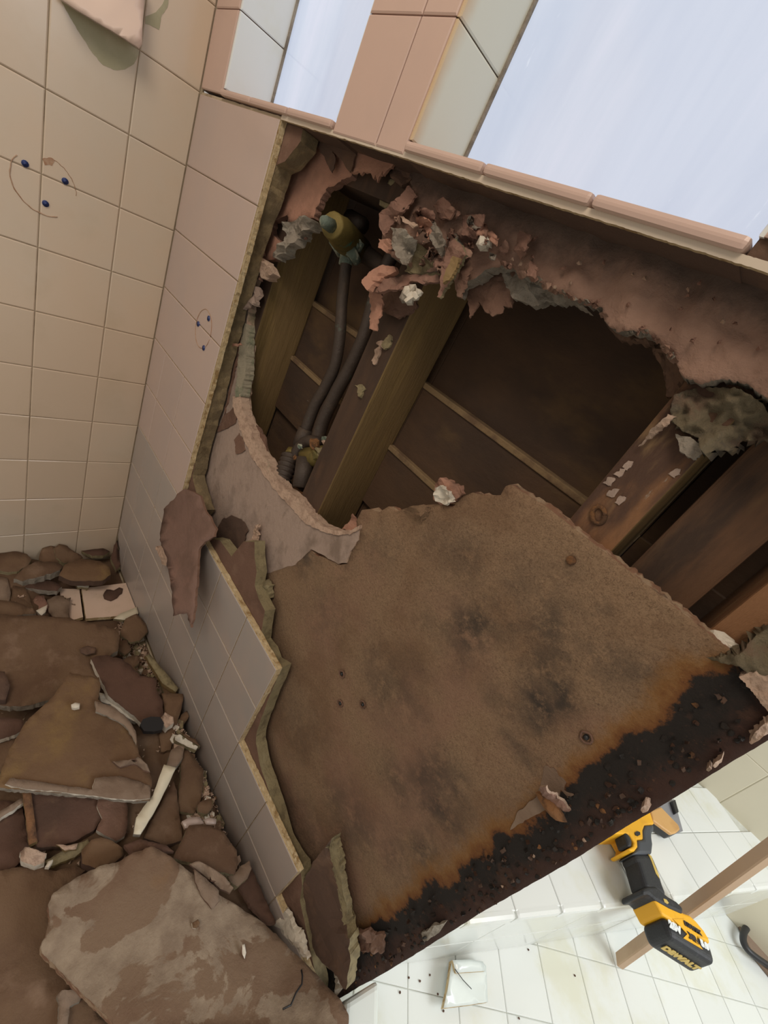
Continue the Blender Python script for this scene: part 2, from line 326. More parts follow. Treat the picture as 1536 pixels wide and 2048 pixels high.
    if len(mats) == 2: mats = (mats[0], mats[1], mats[0])
    o = link(name, [W(p) for p in VV], faces, mats, parent, mi)
    if smooth:
        me = o.data
        for pl in me.polygons:
            if pl.material_index != 1: pl.use_smooth = True
    return o
def box(name, mats, lo, hi, parent=None, bev=0.0):
    """bevelled box in units"""
    bm = bmesh.new(); bmesh.ops.create_cube(bm, size=1)
    lo = Vector(lo); hi = Vector(hi); c = (lo+hi)/2
    for v in bm.verts: v.co = Vector((v.co.x*(hi.x-lo.x), v.co.y*(hi.y-lo.y), v.co.z*(hi.z-lo.z)))*S
    if bev: bmesh.ops.bevel(bm, geom=bm.edges[:], offset=bev*S, segments=2, affect='EDGES', profile=.6)
    me = D.meshes.new(name); bm.to_mesh(me); bm.free(); me.materials.append(M[mats])
    o = D.objects.new(name, me); COL.objects.link(o); put(o, W(c), parent); return o
TILE = {}
def tile(parent, frame, a0, a1, b0, b1, mat_, th=.025, gap=.004, name='tile', edge=None):
    """frame = (origin, A, B, N) in units; tile spans a0..a1 along A, b0..b1 along B, face at N=0, body behind"""
    O, A, B, N = frame; wA, wB = a1-a0-gap, b1-b0-gap; ch = .0045
    key = (round(wA, 3), round(wB, 3), mat_, tuple(A), tuple(B), tuple(N), th, edge)
    if key not in TILE:
        def q(a, b, n): return (A*a+B*b+N*n)*S
        x, y = wA/2, wB/2
        vs = [q(-x, -y, -th), q(x, -y, -th), q(x, y, -th), q(-x, y, -th), q(-x, -y, -ch*.6), q(x, -y, -ch*.6), q(x, y, -ch*.6), q(-x, y, -ch*.6), q(-x+ch, -y+ch, 0), q(x-ch, -y+ch, 0), q(x-ch, y-ch, 0), q(-x+ch, y-ch, 0)]
        fs = [(8, 9, 10, 11), (3, 2, 1, 0)]
        for i in range(4): j = (i+1) % 4; fs += [(i, j, j+4, i+4), (i+4, j+4, j+8, i+8)]
        if A.cross(B).dot(N) < 0: fs = [f[::-1] for f in fs]
        me = D.meshes.new(name); me.from_pydata(vs, [], fs); me.materials.append(M[mat_]); me.materials.append(M[edge or mat_])
        if edge:
            for i, p_ in enumerate(me.polygons):
                if i >= 2 and (i % 2 == 0): p_.material_index = 1
        TILE[key] = me
    o = D.objects.new(name, TILE[key]); COL.objects.link(o)
    put(o, W(O+A*((a0+a1)/2)+B*((b0+b1)/2)), parent)
    return o
def tube(name, m_, pts, radii, parent=None, seg=12, smooth=True, ripple=0.0, cap=True):
    """pts in units, radii in units"""
    vs = []; fs = []; n = len(pts); up = None
    for i, p in enumerate(pts):
        t = (Vector(pts[min(i+1, n-1)])-Vector(pts[max(i-1, 0)])).normalized()
        if up is None: up = t.orthogonal().normalized()
        up = (up-t*up.dot(t)).normalized(); s_ = t.cross(up)
        for k in range(seg):
            a = 2*math.pi*k/seg; r_ = radii[i] if isinstance(radii, (list, tuple)) else radii
            r_ *= 1+ripple*noise.noise((k*.9, i*1.3, 3.3))
            vs.append(W(Vector(p)+(up*math.cos(a)+s_*math.sin(a))*r_))
    for i in range(n-1):
        for k in range(seg):
            a, b = i*seg+k, i*seg+(k+1) % seg; fs.append((a, b, b+seg, a+seg))
    if cap: fs.append(tuple(range(seg))[::-1]); fs.append(tuple(range((n-1)*seg, n*seg)))
    return link(name, vs, fs, m_, parent, smooth=smooth)
def spl(pts, k=6):
    out = []; n = len(pts)
    for i in range(n-1):
        p0, p1, p2, p3 = (Vector(pts[max(0, min(n-1, j))]) for j in (i-1, i, i+1, i+2))
        for q in range(k):
            t = q/k; out.append(.5*((2*p1)+(p2-p0)*t+(2*p0-5*p1+4*p2-p3)*t*t+(3*p1-p0-3*p2+p3)*t**3))
    out.append(Vector(pts[-1])); return out
def rock(name, m_, c, r, parent=None, sub=2, amp=.35, squash=(1, 1, 1), rot=0):
    bm = bmesh.new(); bmesh.ops.create_icosphere(bm, subdivisions=sub, radius=1); SEED[0] += 1; s0 = SEED[0]*7.3
    mt = Matrix.Rotation(rot, 3, 'Z')
    for v in bm.verts:
        d = 1+amp*noise.noise(v.co*1.3+Vector((s0, 0, 0)))+amp*.6*noise.noise(v.co*3.1+Vector((s0, 0, 0)))
        q = v.co*d; v.co = mt @ Vector((q.x*squash[0], q.y*squash[1], q.z*squash[2]))*r*S
    me = D.meshes.new(name); bm.to_mesh(me); bm.free(); me.materials.append(M[m_])
    o = D.objects.new(name, me); COL.objects.link(o); put(o, W(c), parent); return o
X_, Y_, Z_ = Vector((1, 0, 0)), Vector((0, 1, 0)), Vector((0, 0, 1))


# ================================================================ STRUCTURE
ZS = -2.93                   # shower floor
# ---- left wall, tiled
wl = empty('wall_left', (0, -1.2, ZS), kind='structure')
box('backing', 'grout', (-.2, -3.2, ZS-.1), (-.007, .02, 2.4), wl)
yb = [0, -.272, -.59, -.908, -1.226, -1.544, -1.862, -2.18, -2.5, -2.82, -3.14]
zb = [-2.911+.3205*k for k in range(17)]
frL = (Vector((0, 0, 0)), -Y_, Z_, X_)
for i in range(8):
    for j in range(16):
        if i > 5 and (j < 3 or j > 13): continue
        z1 = zb[j+1]
        tile(wl, frL, -yb[i], -yb[i+1], zb[j], z1, 'tile_cream')
def XL(pts): return [hit(u, v, 'X', 0) for u, v in pts]
def anchor(u, v, axis, parent):
    c = hit(u, v, axis, 0); nrm = X_ if axis == 'X' else -Y_
    return tube('wall_anchor', 'blue_plastic', [c-nrm*.02, c+nrm*.004, c+nrm*.006, c+nrm*.002], [.011, .014, .011, .005], parent, 10)
for u, v in ((50, 327), (130, 362), (91, 407)): anchor(u, v, 'X', wl)
def ring(axis, c, r, a0, a1, parent, m_, rr=.004):
    pts = []
    for k in range(40):
        a = math.radians(a0+(a1-a0)*k/39); q = r*(1+.03*noise.noise((k*.3, r*9, 1)))
        if axis == 'X': pts.append(Vector((.0005, c[1]-math.cos(a)*q, c[2]+math.sin(a)*q)))
        else: pts.append(Vector((c[0]+math.cos(a)*q, -.0005, c[2]+math.sin(a)*q)))
    tube('stain_ring', m_, pts, [rr*(.55+.6*abs(noise.noise((k*.35, c[2]*5, 2)))) for k in range(40)], parent, 6)
cl = Vector((0, -.575, -.385)); ring('X', cl, .125, -115, 35, wl, 'rust_faint', .0035); ring('X', cl, .12, 100, 175, wl, 'rust_faint', .002)
sheet('rust_spot', ('rust_faint',)*3, [(85, 318), (97, 314), (110, 322), (104, 332), (90, 330)], 'X', .001, .002, wl, jag=2, step=4)
sheet('olive_patch', ('olive_film',)*3, [(116, -12), (150, 20), (190, 45), (230, 68), (275, 98), (279, 105), (268, 128), (250, 139), (228, 140), (206, 130), (185, 106), (165, 75), (140, 35)], 'X', .0012, .002, wl, jag=1, step=6)  # thin olive-grey film on the tiles below the shelf
sheet('olive_patch', ('olive_film',)*3, [(291, 33), (312, 24), (326, 8), (332, -8), (338, -8), (335, 15), (322, 36), (318, 60), (300, 50), (290, 48)], 'X', .0012, .002, wl, jag=1, step=6)

# ---- stud wall, tiled face gone from most of it
wb = empty('wall_back', (1.6, .2, ZS), kind='structure')
frB = (Vector((0, 0, 0)), X_, Z_, -Y_)
xb = [0, .222, .543, .861, 1.18, 1.498, 1.815, 2.133, 2.452, 2.771, 3.09]
zr = [.29, -.02, -.335, -.655, -.975, -1.297, -1.62, -1.935, -2.25, -2.566, -2.885]
for r in range(10):
    ncol = 3 if r < 6 else (7 if r < 8 else (9 if r == 8 else 10))
    if r < 4: tile(wb, frB, 0, .861, zr[r+1], zr[r], 'tile_pink', edge='tile_edge'); continue
    for c in range(ncol):
        tile(wb, frB, xb[c], xb[c+1], zr[r+1], zr[r], 'tile_pink' if r < 6 else 'tile_pink_dim', edge='tile_edge')
for u, v in ((397, 648), (418, 637), (408, 696)): anchor(u, v, 'Y', wb)
ring('Y', Vector((.64, 0, -.655)), .098, 0, 350, wb, 'rust_faint', .003)
def xz(L, y=.03): return [px(x, y, z) for x, z in L]
# setting bed behind the tiles
sheet('tile_bed', ('grout', 'tile_edge', 'grout'), xz([(0, .3), (.863, .3), (.862, -1.0), (.863, -1.615), (1.3, -1.617), (2.134, -1.617), (2.136, -2.245), (2.774, -2.248), (2.775, -2.562), (3.1, -2.562), (3.1, -2.92), (0, -2.92)], .009), 'Y', .009, .022, wb, jag=.7, step=6, grid=60)
# outer gypsum layer the tiles were set on
sheet('gypsum_board', ('paper', 'mortar', 'paper'), [px(0, .035, .29), (590, 247), (606, 258), (601, 283), (570, 322), (553, 330), (545, 357), (534, 392), (521, 425), (500, 490), (482, 560), (466, 610), (447, 692), (436, 740), (421, 806), (406, 860), (393, 910), (385, 950), (392, 985), (405, 1020), px(1.0, .035, -1.7), px(0, .035, -1.7)], 'Y', .033, .075, wb, jag=1.1, step=11, grid=50, fray=.003)
sheet('gypsum_board', ('paper', 'gypsum_olive', 'paper'), [(395, 1075), (412, 1086), (425, 1077), (440, 1081), (463, 1113), (470, 1104), (487, 1083), (509, 1084), (509, 1110), (513, 1145), (509, 1172), (517, 1196), (530, 1222), (524, 1258), (522, 1282), (535, 1300), (543, 1322), (562, 1336), (556, 1352), (540, 1390), (527, 1425), (514, 1462), (512, 1486), (520, 1530), (537, 1580), (553, 1630), (566, 1680), (585, 1715), (600, 1735), (604, 1770), (600, 1800), px(3.16, .035, -2.62), px(3.2, .035, -2.7), px(3.2, .035, -2.92), px(.9, .035, -2.92), px(.9, .035, -1.69)], 'Y', .033, .058, wb, jag=.7, step=11, grid=50, fray=.002)
# inner layer: pale plaster board left, mouldy board right, torn band under the window sill
sheet('gypsum_board', ('gypsum_white', 'gypsum_edge', 'paper'), [(512, 548), (500, 580), (496, 630), (492, 680), (487, 740), (481, 790), (484, 822), (496, 850), (508, 880), (520, 905), (536, 928), (552, 955), (566, 975), (588, 992), (604, 1014), (618, 1032), (642, 1052), (668, 1063), (700, 1063), (720, 1052), (717, 1080), (700, 1103), (693, 1126), (676, 1128), (650, 1112), (622, 1098), (590, 1130), (520, 1150), (430, 1120), (380, 1000), (395, 930), (410, 860), (432, 760), (450, 680), (478, 600), (495, 560)], 'Y', .125, .06, wb, jag=1.3, step=7, grid=40, fray=.004)
sheet('gypsum_board', ('mould_board', 'board_edge', 'paper_dark'), [(512, 1110), (516, 1078), (532, 1058), (560, 1046), (582, 1060), (600, 1082), (632, 1112), (655, 1118), (680, 1130), (694, 1127), (706, 1098), (718, 1077), (713, 1043), (722, 1020), (740, 1018), (758, 1024), (776, 1013), (790, 1024), (810, 1017), (838, 1012), (852, 1010), (880, 1008), (906, 1014), (925, 994), (945, 985), (975, 991), (1002, 990), (1012, 972), (1022, 969)]+xz([(2.6, -.308), (2.75, -.307), (2.9, -.306), (3.05, -.306), (3.14, -.305), (3.155, -.25), (3.17, -.16), (3.25, -.1), (3.246, -.5), (3.25, -1.0), (3.244, -1.5), (3.25, -2.0), (3.245, -2.5), (3.245, -2.9), (1.4, -2.9), (1.4, -1.6)], .13), 'Y', .13, .045, wb, jag=.4, step=8, grid=26, amp=.006, nscale=5, smooth=True, fray=.004)
sheet('paper_face', ('debris_grey', 'paper'), [(1075, 1590), (1090, 1530), (1108, 1536), (1118, 1552), (1132, 1565), (1128, 1580), (1150, 1590), (1110, 1600), (1090, 1620), (1050, 1640), (1020, 1660), (1035, 1625)], 'Y', .127, .006, wb, jag=2, step=6)
sheet('torn_flap', ('paper_pink', 'gypsum_edge'), [(1085, 1600, .0), (1078, 1575, .10), (1092, 1572, .13), (1100, 1585, .09), (1125, 1605, .04), (1142, 1622, .0), (1120, 1628, 0), (1095, 1615, 0)], 'Y', .124, .01, wb, jag=2, step=4, grid=9, amp=.01, nscale=14)
rock('rust_lump', 'drill_yellow' if 0 else 'rust', hit(1100, 1612, 'Y', .10), .028, wb, squash=(1.5, .6, .7))
# upper band, torn along its lower edge
sheet('gypsum_board', ('paper_band', 'gypsum_grey', 'paper_dark'), [(822, 322), (960, 366), (1100, 410), (1250, 460), (1400, 508), (1620, 585), (1660, 900), (1560, 850), (1536, 800), (1498, 769), (1444, 760), (1401, 769), (1370, 757), (1358, 742), (1350, 714), (1327, 693), (1311, 675), (1288, 667), (1256, 665), (1233, 664), (1209, 644), (1205, 617), (1186, 609), (1155, 601), (1123, 589), (1100, 577), (1072, 560), (1044, 550), (1023, 534), (1007, 526), (981, 533), (960, 548), (940, 560), (921, 566), (914, 588), (905, 560), (890, 530), (862, 545), (836, 540), (812, 527), (788, 516), (770, 503), (757, 487), (763, 456), (758, 446), (762, 425), (804, 394), (822, 375), (815, 350)], 'Y', .12, .05, wb, jag=2.8, step=5, grid=11, amp=.022, nscale=9, smooth=True, fray=.004)
def flap(ol, m_, off=.08, th=.006, amp=.012, edge=None, name='torn_flap', grid=8, jag=1.8, ns=12, fray=.003, smooth=False):
    return sheet(name, (m_, edge or m_, m_), ol, 'Y', off, th, wb, jag=jag, step=4, grid=grid, amp=amp, nscale=ns, fray=fray, smooth=smooth)
flap([(926, 560, 0), (940, 636, .03), (949, 622, .02), (955, 602, 0), (968, 620, .02), (984, 633, .04), (1005, 625, .02), (1007, 612, .01), (1023, 615, .02), (1028, 594, 0), (1045, 560, 0), (1020, 530, 0), (960, 545, 0)], 'paper', .19)
flap([(1000, 540), (1012, 575), (1030, 600), (1055, 608), (1075, 612), (1090, 600), (1112, 606), (1130, 600), (1180, 625), (1150, 595), (1100, 560), (1040, 535)], 'gypsum_grey', .18, .03, .03)
flap([(1120, 585), (1186, 598), (1215, 655), (1240, 680), (1300, 690), (1325, 740), (1332, 792), (1352, 796), (1402, 768), (1350, 700), (1290, 650), (1210, 610)], 'paper_dark', .19, .03, .03)
flap([(1342, 820), (1350, 792), (1370, 778), (1397, 769), (1444, 773), (1483, 781), (1522, 804), (1545, 832), (1560, 870), (1500, 878), (1483, 878), (1456, 902), (1430, 900), (1412, 910), (1401, 894), (1397, 875), (1366, 863), (1345, 843)], 'clump', .13, .06, .085, ns=9, grid=5, fray=.015, smooth=True)
flap([(1350, 868), (1380, 872), (1400, 890), (1410, 905), (1385, 918), (1362, 905)], 'gypsum_grey', .13, .02, .03)
flap([(1276, 893, 0), (1300, 862, .02), (1335, 830, .03), (1350, 833, .02), (1340, 848, .02), (1310, 868, .01)], 'gypsum_edge', .145, .008)
# crumpled layers beside the valve
flap([(781, 454, .02), (804, 456, .06), (822, 472, .05), (835, 482, .03), (825, 506, .0), (815, 527, .04), (796, 516, .05), (786, 495, .03)], 'gypsum_grey', .08)
flap([(726, 560, .09), (747, 540, .07), (762, 529, .05), (786, 532, .03), (790, 541, .04), (765, 555, .05), (747, 568, .08), (736, 581, .10), (727, 570, .10)], 'paper_salmon', .12, .02)
flap([(736, 581, .05), (765, 558, .04), (800, 550, 0), (825, 547, 0), (880, 553, 0), (881, 567, .0), (846, 569, .02), (822, 562, .03), (801, 579, .05), (760, 583, .06)], 'paper_pink', .11, .015, .02)
flap([(739, 581, .04), (762, 583, .03), (765, 607, .02), (762, 620, .03), (757, 640, .05), (753, 662, .07), (739, 658, .06), (736, 633, .04), (740, 612, .02), (736, 592, .03)], 'paper_salmon', .12)
flap([(762, 584), (799, 581), (825, 594), (830, 610), (817, 625), (796, 637), (778, 628), (764, 623)], 'paper', .15, .01)
flap([(898, 470, .01), (921, 487, .05), (932, 508, .07), (919, 529, .05), (906, 550, .05), (893, 573, .06), (887, 574, .06), (880, 596, .08), (873, 594, .08), (880, 563, .06), (885, 540, .04), (890, 508, .02)], 'paper_pink', .09, .012, .01, edge='gypsum_olive')
flap([(905, 512, .03), (918, 516, .04), (912, 535, .04), (897, 560, .05), (886, 566, .05), (890, 545, .05)], 'wood_olive', .05, .01, .004, name='wood_splinter')
flap([(916, 520, 0), (942, 524, 0), (945, 540, .01), (934, 560, .03), (922, 594, .05), (912, 590, .05), (916, 560, .03)], 'paper', .11)
flap([(812, 508), (846, 493), (872, 513), (882, 534), (868, 550), (830, 552), (808, 540)], 'gypsum_olive', .11, .05, .05, grid=6)
flap([(757, 478), (778, 478, .03), (788, 493, .02), (773, 505, .02), (758, 497, .03)], 'paper_salmon', .09)
flap([(830, 433, .02), (856, 438, .05), (867, 456, .02), (858, 475, .03), (846, 488, .05), (830, 480, .02), (838, 456, 0)], 'paper_salmon', .10)
flap([(758, 426, .0), (790, 400, .03), (820, 373, .01), (832, 390, .02), (802, 422, .05), (790, 442, .0), (766, 470, .03), (756, 450, .03)], 'paper_pink', .10)
flap([(866, 410), (887, 394, .03), (908, 417, .04), (898, 437, .03), (880, 437, .0)], 'paper_pink', .10)
flap([(924, 430, 0), (968, 428, .04), (966, 448, .04), (950, 477, .02), (935, 470, .04), (921, 467, .03)], 'paper_pink', .10)
flap([(800, 432, .02), (838, 452, .06), (826, 456, .05), (806, 444, .04)], 'gypsum_edge', .09, .004)
flap([(868, 440, .0), (882, 470, .05), (890, 500, .03), (880, 512, .02), (868, 495, .04), (858, 470, .03)], 'gypsum_grey', .10, .01, .02)
flap([(1040, 462, 0), (1062, 470, .03), (1052, 500, .05), (1042, 520, .02), (1030, 500, .0)], 'paper_pink', .11)
flap([(1060, 520, 0), (1076, 535, .03), (1068, 556, .04), (1050, 548, .03)], 'paper_pink', .11)
flap([(757, 399), (762, 382), (773, 366), (785, 360), (799, 359), (805, 368), (788, 392), (778, 410), (768, 416), (758, 410)], 'gypsum_olive', .17, .05, .02, grid=6, smooth=True)
for i in range(34):                                            # more layers of crumpled paper in the torn heap
    u, v = random.uniform(765, 1010), random.uniform(395, 545)
    if v < 372+(u-822)*.42+18 or v > 540: continue
    r_ = random.uniform(8, 20); n = 6; a0 = random.uniform(0, 6)
    flap([(u+math.cos(a0+6.283*k/n)*r_*random.uniform(.6, 1.3), v+math.sin(a0+6.283*k/n)*r_*random.uniform(.5, 1.1), random.choice((0, .01, .035, .05))) for k in range(n)], ('paper_pink', 'paper_band', 'paper_salmon', 'paper_pink', 'gypsum_grey')[i % 5] if i % 7 else 'paper_dark', .105, .003, .02, name='torn_paper', grid=6, ns=22, smooth=True)
low = [(1007, 528), (1044, 552), (1072, 562), (1100, 579), (1123, 590), (1155, 602), (1186, 610), (1205, 630), (1220, 655), (1256, 667), (1288, 668), (1311, 678), (1330, 700), (1352, 728), (1360, 745)]
for i in range(44):                                            # ragged lip of the torn band
    k = random.randrange(len(low)-1); t = random.random(); u = low[k][0]*(1-t)+low[k+1][0]*t; v = low[k][1]*(1-t)+low[k+1][1]*t
    r_ = random.uniform(4, 11)
    flap([(u-r_, v-r_*.9, 0), (u+r_*.5, v-r_, .01), (u+r_, v-r_*.2, .02), (u+r_*.3, v+r_*.5, random.uniform(-.04, .03)), (u-r_*.6, v+r_*.3, -.02)], ('paper_band', 'paper_pink', 'gypsum_grey', 'paper_band')[i % 4], .118, .004, .01, name='torn_paper', grid=5, ns=20)
for i in range(26):
    u = random.uniform(1000, 1520); v = 0
    top = 330+(u-848)*.334; v = top+random.uniform(50, 190)
    if v > 560+(u-1060)*.55: continue
    a = random.uniform(-.9, -.3); L = random.uniform(5, 16)
    flap([(u, v, 0), (u+L*.5*math.cos(a), v+L*.5*math.sin(a)-2, .012), (u+L*math.cos(a), v+L*math.sin(a), .0), (u+L*.5*math.cos(a)+3, v+L*.5*math.sin(a)+5, .018)], 'paper_pink' if i % 3 else 'gypsum_edge', .108, .003, .004, jag=.8, name='torn_fibre')
for u, v, r in ((816, 584, .022), (826, 580, .02), (810, 595, .018), (820, 600, .02), (832, 592, .016), (822, 590, .02), (838, 586, .012), (815, 512, .02), (808, 520, .016), (968, 487, .02), (978, 486, .014)):
    rock('plaster_crumb', 'plaster_white' if r != .018 else 'gypsum_grey', hit(u, v, 'Y', .08), r, wb, 1, .5, rot=u)
for u, v, r in ((1450, 1288, .022), (1466, 1302, .018), (1400, 1262, .010), (1159, 1075, .006)):
    rock('plaster_crumb', 'plaster_white', hit(u, v, 'Y', .15), r, wb, 2, .5, squash=(1.5, .8, .8))
# pink board left of the valve, its broken rim, and the tab above the valve hole
sheet('gypsum_board', ('paper_salmon', 'paper_pink', 'paper_dark'), [(560, 236), (609, 250), (650, 262), (665, 285), (700, 300), (705, 332), (702, 350), (676, 365), (652, 378), (640, 398), (631, 415), (628, 436), (602, 440), (576, 446), (574, 430), (560, 438), (545, 445), (546, 470), (560, 482), (568, 500), (556, 514), (538, 520), (515, 530), (480, 560), (500, 440), (525, 340)], 'Y', .14, .03, wb, jag=2, step=5, grid=18, amp=.008, nscale=5, smooth=True, fray=.004)
sheet('gypsum_board', ('paper_dark',)*3, [(600, 250), (700, 270), (712, 310), (700, 345), (690, 330), (665, 300), (672, 320), (664, 345), (640, 300)], 'Y', .118, .004, wb, jag=2.5, step=5)
flap([(707, 280), (790, 310), (792, 327), (781, 338), (768, 352), (766, 341), (755, 366), (750, 348), (746, 358), (740, 346), (728, 344), (722, 350), (716, 343), (704, 346), (706, 312)], 'paper_salmon', .13, .01, .012, smooth=True)
flap([(790, 318), (822, 330), (830, 352), (800, 372), (785, 358), (778, 345)], 'paper_dark', .15, .03, .03)
flap([(563, 447, .02), (590, 440, .02), (612, 431, .04), (625, 438, .03), (627, 452, 0), (606, 464, .02), (600, 472, 0), (585, 484, .03), (570, 502, .01), (550, 516, .03), (542, 512, .0), (560, 490, .03), (572, 468, .0)], 'gypsum_grey', .13, .05, .03, grid=6, fray=.01)
flap([(582, 470), (606, 464), (620, 455), (612, 475), (595, 486)], 'paper_pink', .15, .01)
flap([(524, 432+84, .0), (540, 530, .03), (545, 545, .02), (535, 560, 0), (520, 556, .02), (516, 535, 0)], 'gypsum_edge', .11, .04, .02, grid=6)
flap([(508, 480), (522, 486), (524, 520), (519, 560), (505, 552), (509, 520)], 'paper_pink', .12, .02, .01)
flap([(500, 575), (512, 572), (516, 590), (511, 612), (502, 605), (496, 622), (490, 615)], 'gypsum_white', .11, .02, .03, grid=5)
flap([(478, 600, 0), (496, 585, 0), (488, 630, 0), (478, 690, 0), (470, 740, .0), (456, 800, .0), (448, 830, 0), (470, 700, 0)], 'paper', .118, .004, .004)
flap([(432, 862, 0), (448, 830, 0), (470, 812, 0), (478, 800, 0), (477, 826, 0), (470, 846, 0), (455, 856, 0), (440, 862, 0)], 'paper', .119, .003, .003)
flap([(468, 880), (478, 866), (487, 885), (490, 900), (482, 906), (472, 908)], 'paper', .120, .003, .002)
flap([(455, 689), (483, 686), (484, 690), (460, 694)], 'paper_salmon', .08, .004)
flap([(505, 842), (520, 858), (530, 886), (536, 920), (524, 900), (512, 872)], 'paper', .16, .01)
flap([(430, 1062), (444, 1040), (464, 1030), (488, 1044), (497, 1062), (488, 1085), (484, 1104), (466, 1118), (448, 1100)], 'paper_dark', .118, .004, .004)
flap([(488, 1088), (500, 1080), (510, 1052), (520, 1048), (512, 1090), (505, 1104), (490, 1104)], 'gypsum_edge', .10, .012, .02)
flap([(512, 1172), (528, 1160), (540, 1172), (536, 1196), (520, 1198), (512, 1186)], 'gypsum_olive', .09, .03, .04, grid=5)
# the big brown paper flap hanging down over the tiles
sheet('torn_flap', ('paper_mauve', 'paper', 'paper_dark'), [(318, 1080, .05), (325, 1040, .01), (331, 1012, 0), (346, 1000, 0), (354, 988, 0), (368, 978, 0), (385, 984, 0), (401, 992, 0), (412, 1022, 0), (430, 1058, .0), (426, 1074, .02), (410, 1084, .04), (398, 1100, .06), (396, 1140, .09), (392, 1180, .11), (388, 1220, .13), (383, 1256, .15), (372, 1226, .15), (358, 1228, .16), (346, 1232, .17), (345, 1190, .13), (338, 1145, .1), (331, 1108, .07)], 'Y', -.012, .012, wb, jag=1.6, step=6, grid=14, amp=.008, nscale=7, smooth=True)
flap([(310, 1094, .0), (328, 1090, .02), (334, 1105, .03), (332, 1132, .02), (322, 1128, .0), (316, 1110, .02)], 'gypsum_edge', -.05, .03, .02, grid=6)
# leaning sliver of board at the foot of the mouldy board
sheet('board_sliver', ('paper_dark', 'gypsum_olive', 'paper'), [(664, 1676, .02), (660, 1690, .0), (668, 1740, 0), (678, 1790, 0), (690, 1840, .0), (697, 1880, .04), (696, 1940, .06), (692, 1980, .05), (640, 1920, .02), (600, 1850, .0), (590, 1800, .0), (605, 1770, .02), (625, 1725, .03), (645, 1700, .03)], 'Y', .06, .05, wb, jag=1.5, step=6, grid=16, amp=.012, nscale=7, fray=.006)
flap([(664, 1676), (672, 1690), (684, 1760), (692, 1830), (700, 1862), (703, 1895), (698, 1912), (690, 1890), (688, 1850), (677, 1800), (668, 1745), (660, 1695)], 'gypsum_olive', .055, .03, .01)
flap([(710, 1858, .03), (735, 1862, .05), (765, 1880, .03), (770, 1900, 0), (745, 1905, .02), (722, 1913, .04), (716, 1895, .02)], 'paper', .12, .015, .03)
flap([(668, 1900), (690, 1912), (700, 1930), (694, 1960), (680, 1984), (672, 1960)], 'gypsum_grey', .05, .03, .03)
flap([(545, 1848, 0), (568, 1825, 0), (580, 1840, .0), (600, 1880, .01), (618, 1915, 0), (600, 1905, 0)], 'plaster_white', -.005, .02, .02, grid=7)
flap([(840, 1868, 0), (868, 1848, .02), (890, 1845, .02), (880, 1862, 0), (850, 1882, 0)], 'gypsum_grey', .12, .012, .012)
for i in range(230):                                           # crumbly rotten edge of the board
    z = random.uniform(-2.7, -.2); x = 3.228+random.uniform(-.035, .016); 
    if i > 90: x = 3.222-random.random()**2*.1
    rock('rotten_crumb', ('rotten_rust', 'rotten', 'gypsum_edge', 'rust')[0 if i % 3 == 0 else (2 if i % 29 == 0 else (3 if i % 11 == 0 else 1))], (x, .128, z), random.uniform(.003, .0085), wb, 1, .6, squash=(1, .7, 1.3))
for i in range(120):                                           # charred-looking curls of rotten paper in the black band
    z = -random.uniform(.36, 2.5)**1.0; x = random.uniform(3.13, 3.23); u, v = px(x, .12, z); r_ = random.uniform(.5, 1.3)*7*(1.3 if z > -1 else 1)
    a = random.uniform(0, 6.28); ca, sa = math.cos(a)*r_, math.sin(a)*r_
    flap([(u, v, 0), (u+ca, v+sa, random.uniform(.005, .03)), (u+ca-sa*.7, v+sa+ca*.7, random.uniform(0, .02)), (u-sa*.8, v+ca*.8, 0)], ('rotten', 'rotten', 'rotten', 'paper_dark', 'rotten_rust')[i % 5], .122, .003, .006, jag=1.2, name='rotten_paper', grid=6)
for ol in ([(1498, 1485, 0), (1510, 1468, .02), (1530, 1450, .02), (1550, 1440, 0), (1552, 1462, 0), (1524, 1478, .01), (1504, 1491, 0)], [(1424, 1532, 0), (1430, 1524, .02), (1443, 1516, .02), (1444, 1524, .0), (1430, 1535, 0)], [(1412, 1540, 0), (1418, 1533, .01), (1424, 1538, .01), (1416, 1543, 0)], [(1282, 1618, 0), (1288, 1611, .02), (1297, 1613, .01), (1296, 1621, 0), (1286, 1624, 0)]):
    flap(ol, 'gypsum_edge', .10, .03, .01, grid=6)
flap(xz([(3.2, -.35), (3.13, -.33), (3.15, -.25), (3.23, -.20), (3.28, -.3)], .1), 'gypsum_edge', .1, .05, .02)
flap([(1410, 1270+50), (1420+60, 1300), (1500, 1280), (1545, 1250), (1560, 1330), (1536, 1372), (1505, 1352), (1480, 1325)], 'clump', .12, .05, .055, grid=7, ns=7, smooth=True, fray=.01)
for u, v in ((683, 1348), (680, 1407), (725, 1409), (1142, 1121), (1172, 1475)):
    c = hit(u, v, 'Y', .125)
    pts = [c+Vector((math.cos(a)*.015*(1+.3*noise.noise((a, u, 1))), 0, math.sin(a)*.015*(1+.3*noise.noise((a, 3, v))))) for a in [k*math.pi/7 for k in range(15)]]
    if u != 1142: tube('screw_hole', 'paper', pts, .0035, wb, 5, cap=False)
    tube('screw', 'black_rubber' if u != 1142 else 'rust', [c+Vector((0, .02, 0)), c+Vector((0, -.001, 0)), c+Vector((0, -.004, 0))], [.007, .007, .004] if u != 1142 else [.012, .013, .010], wb, 10)
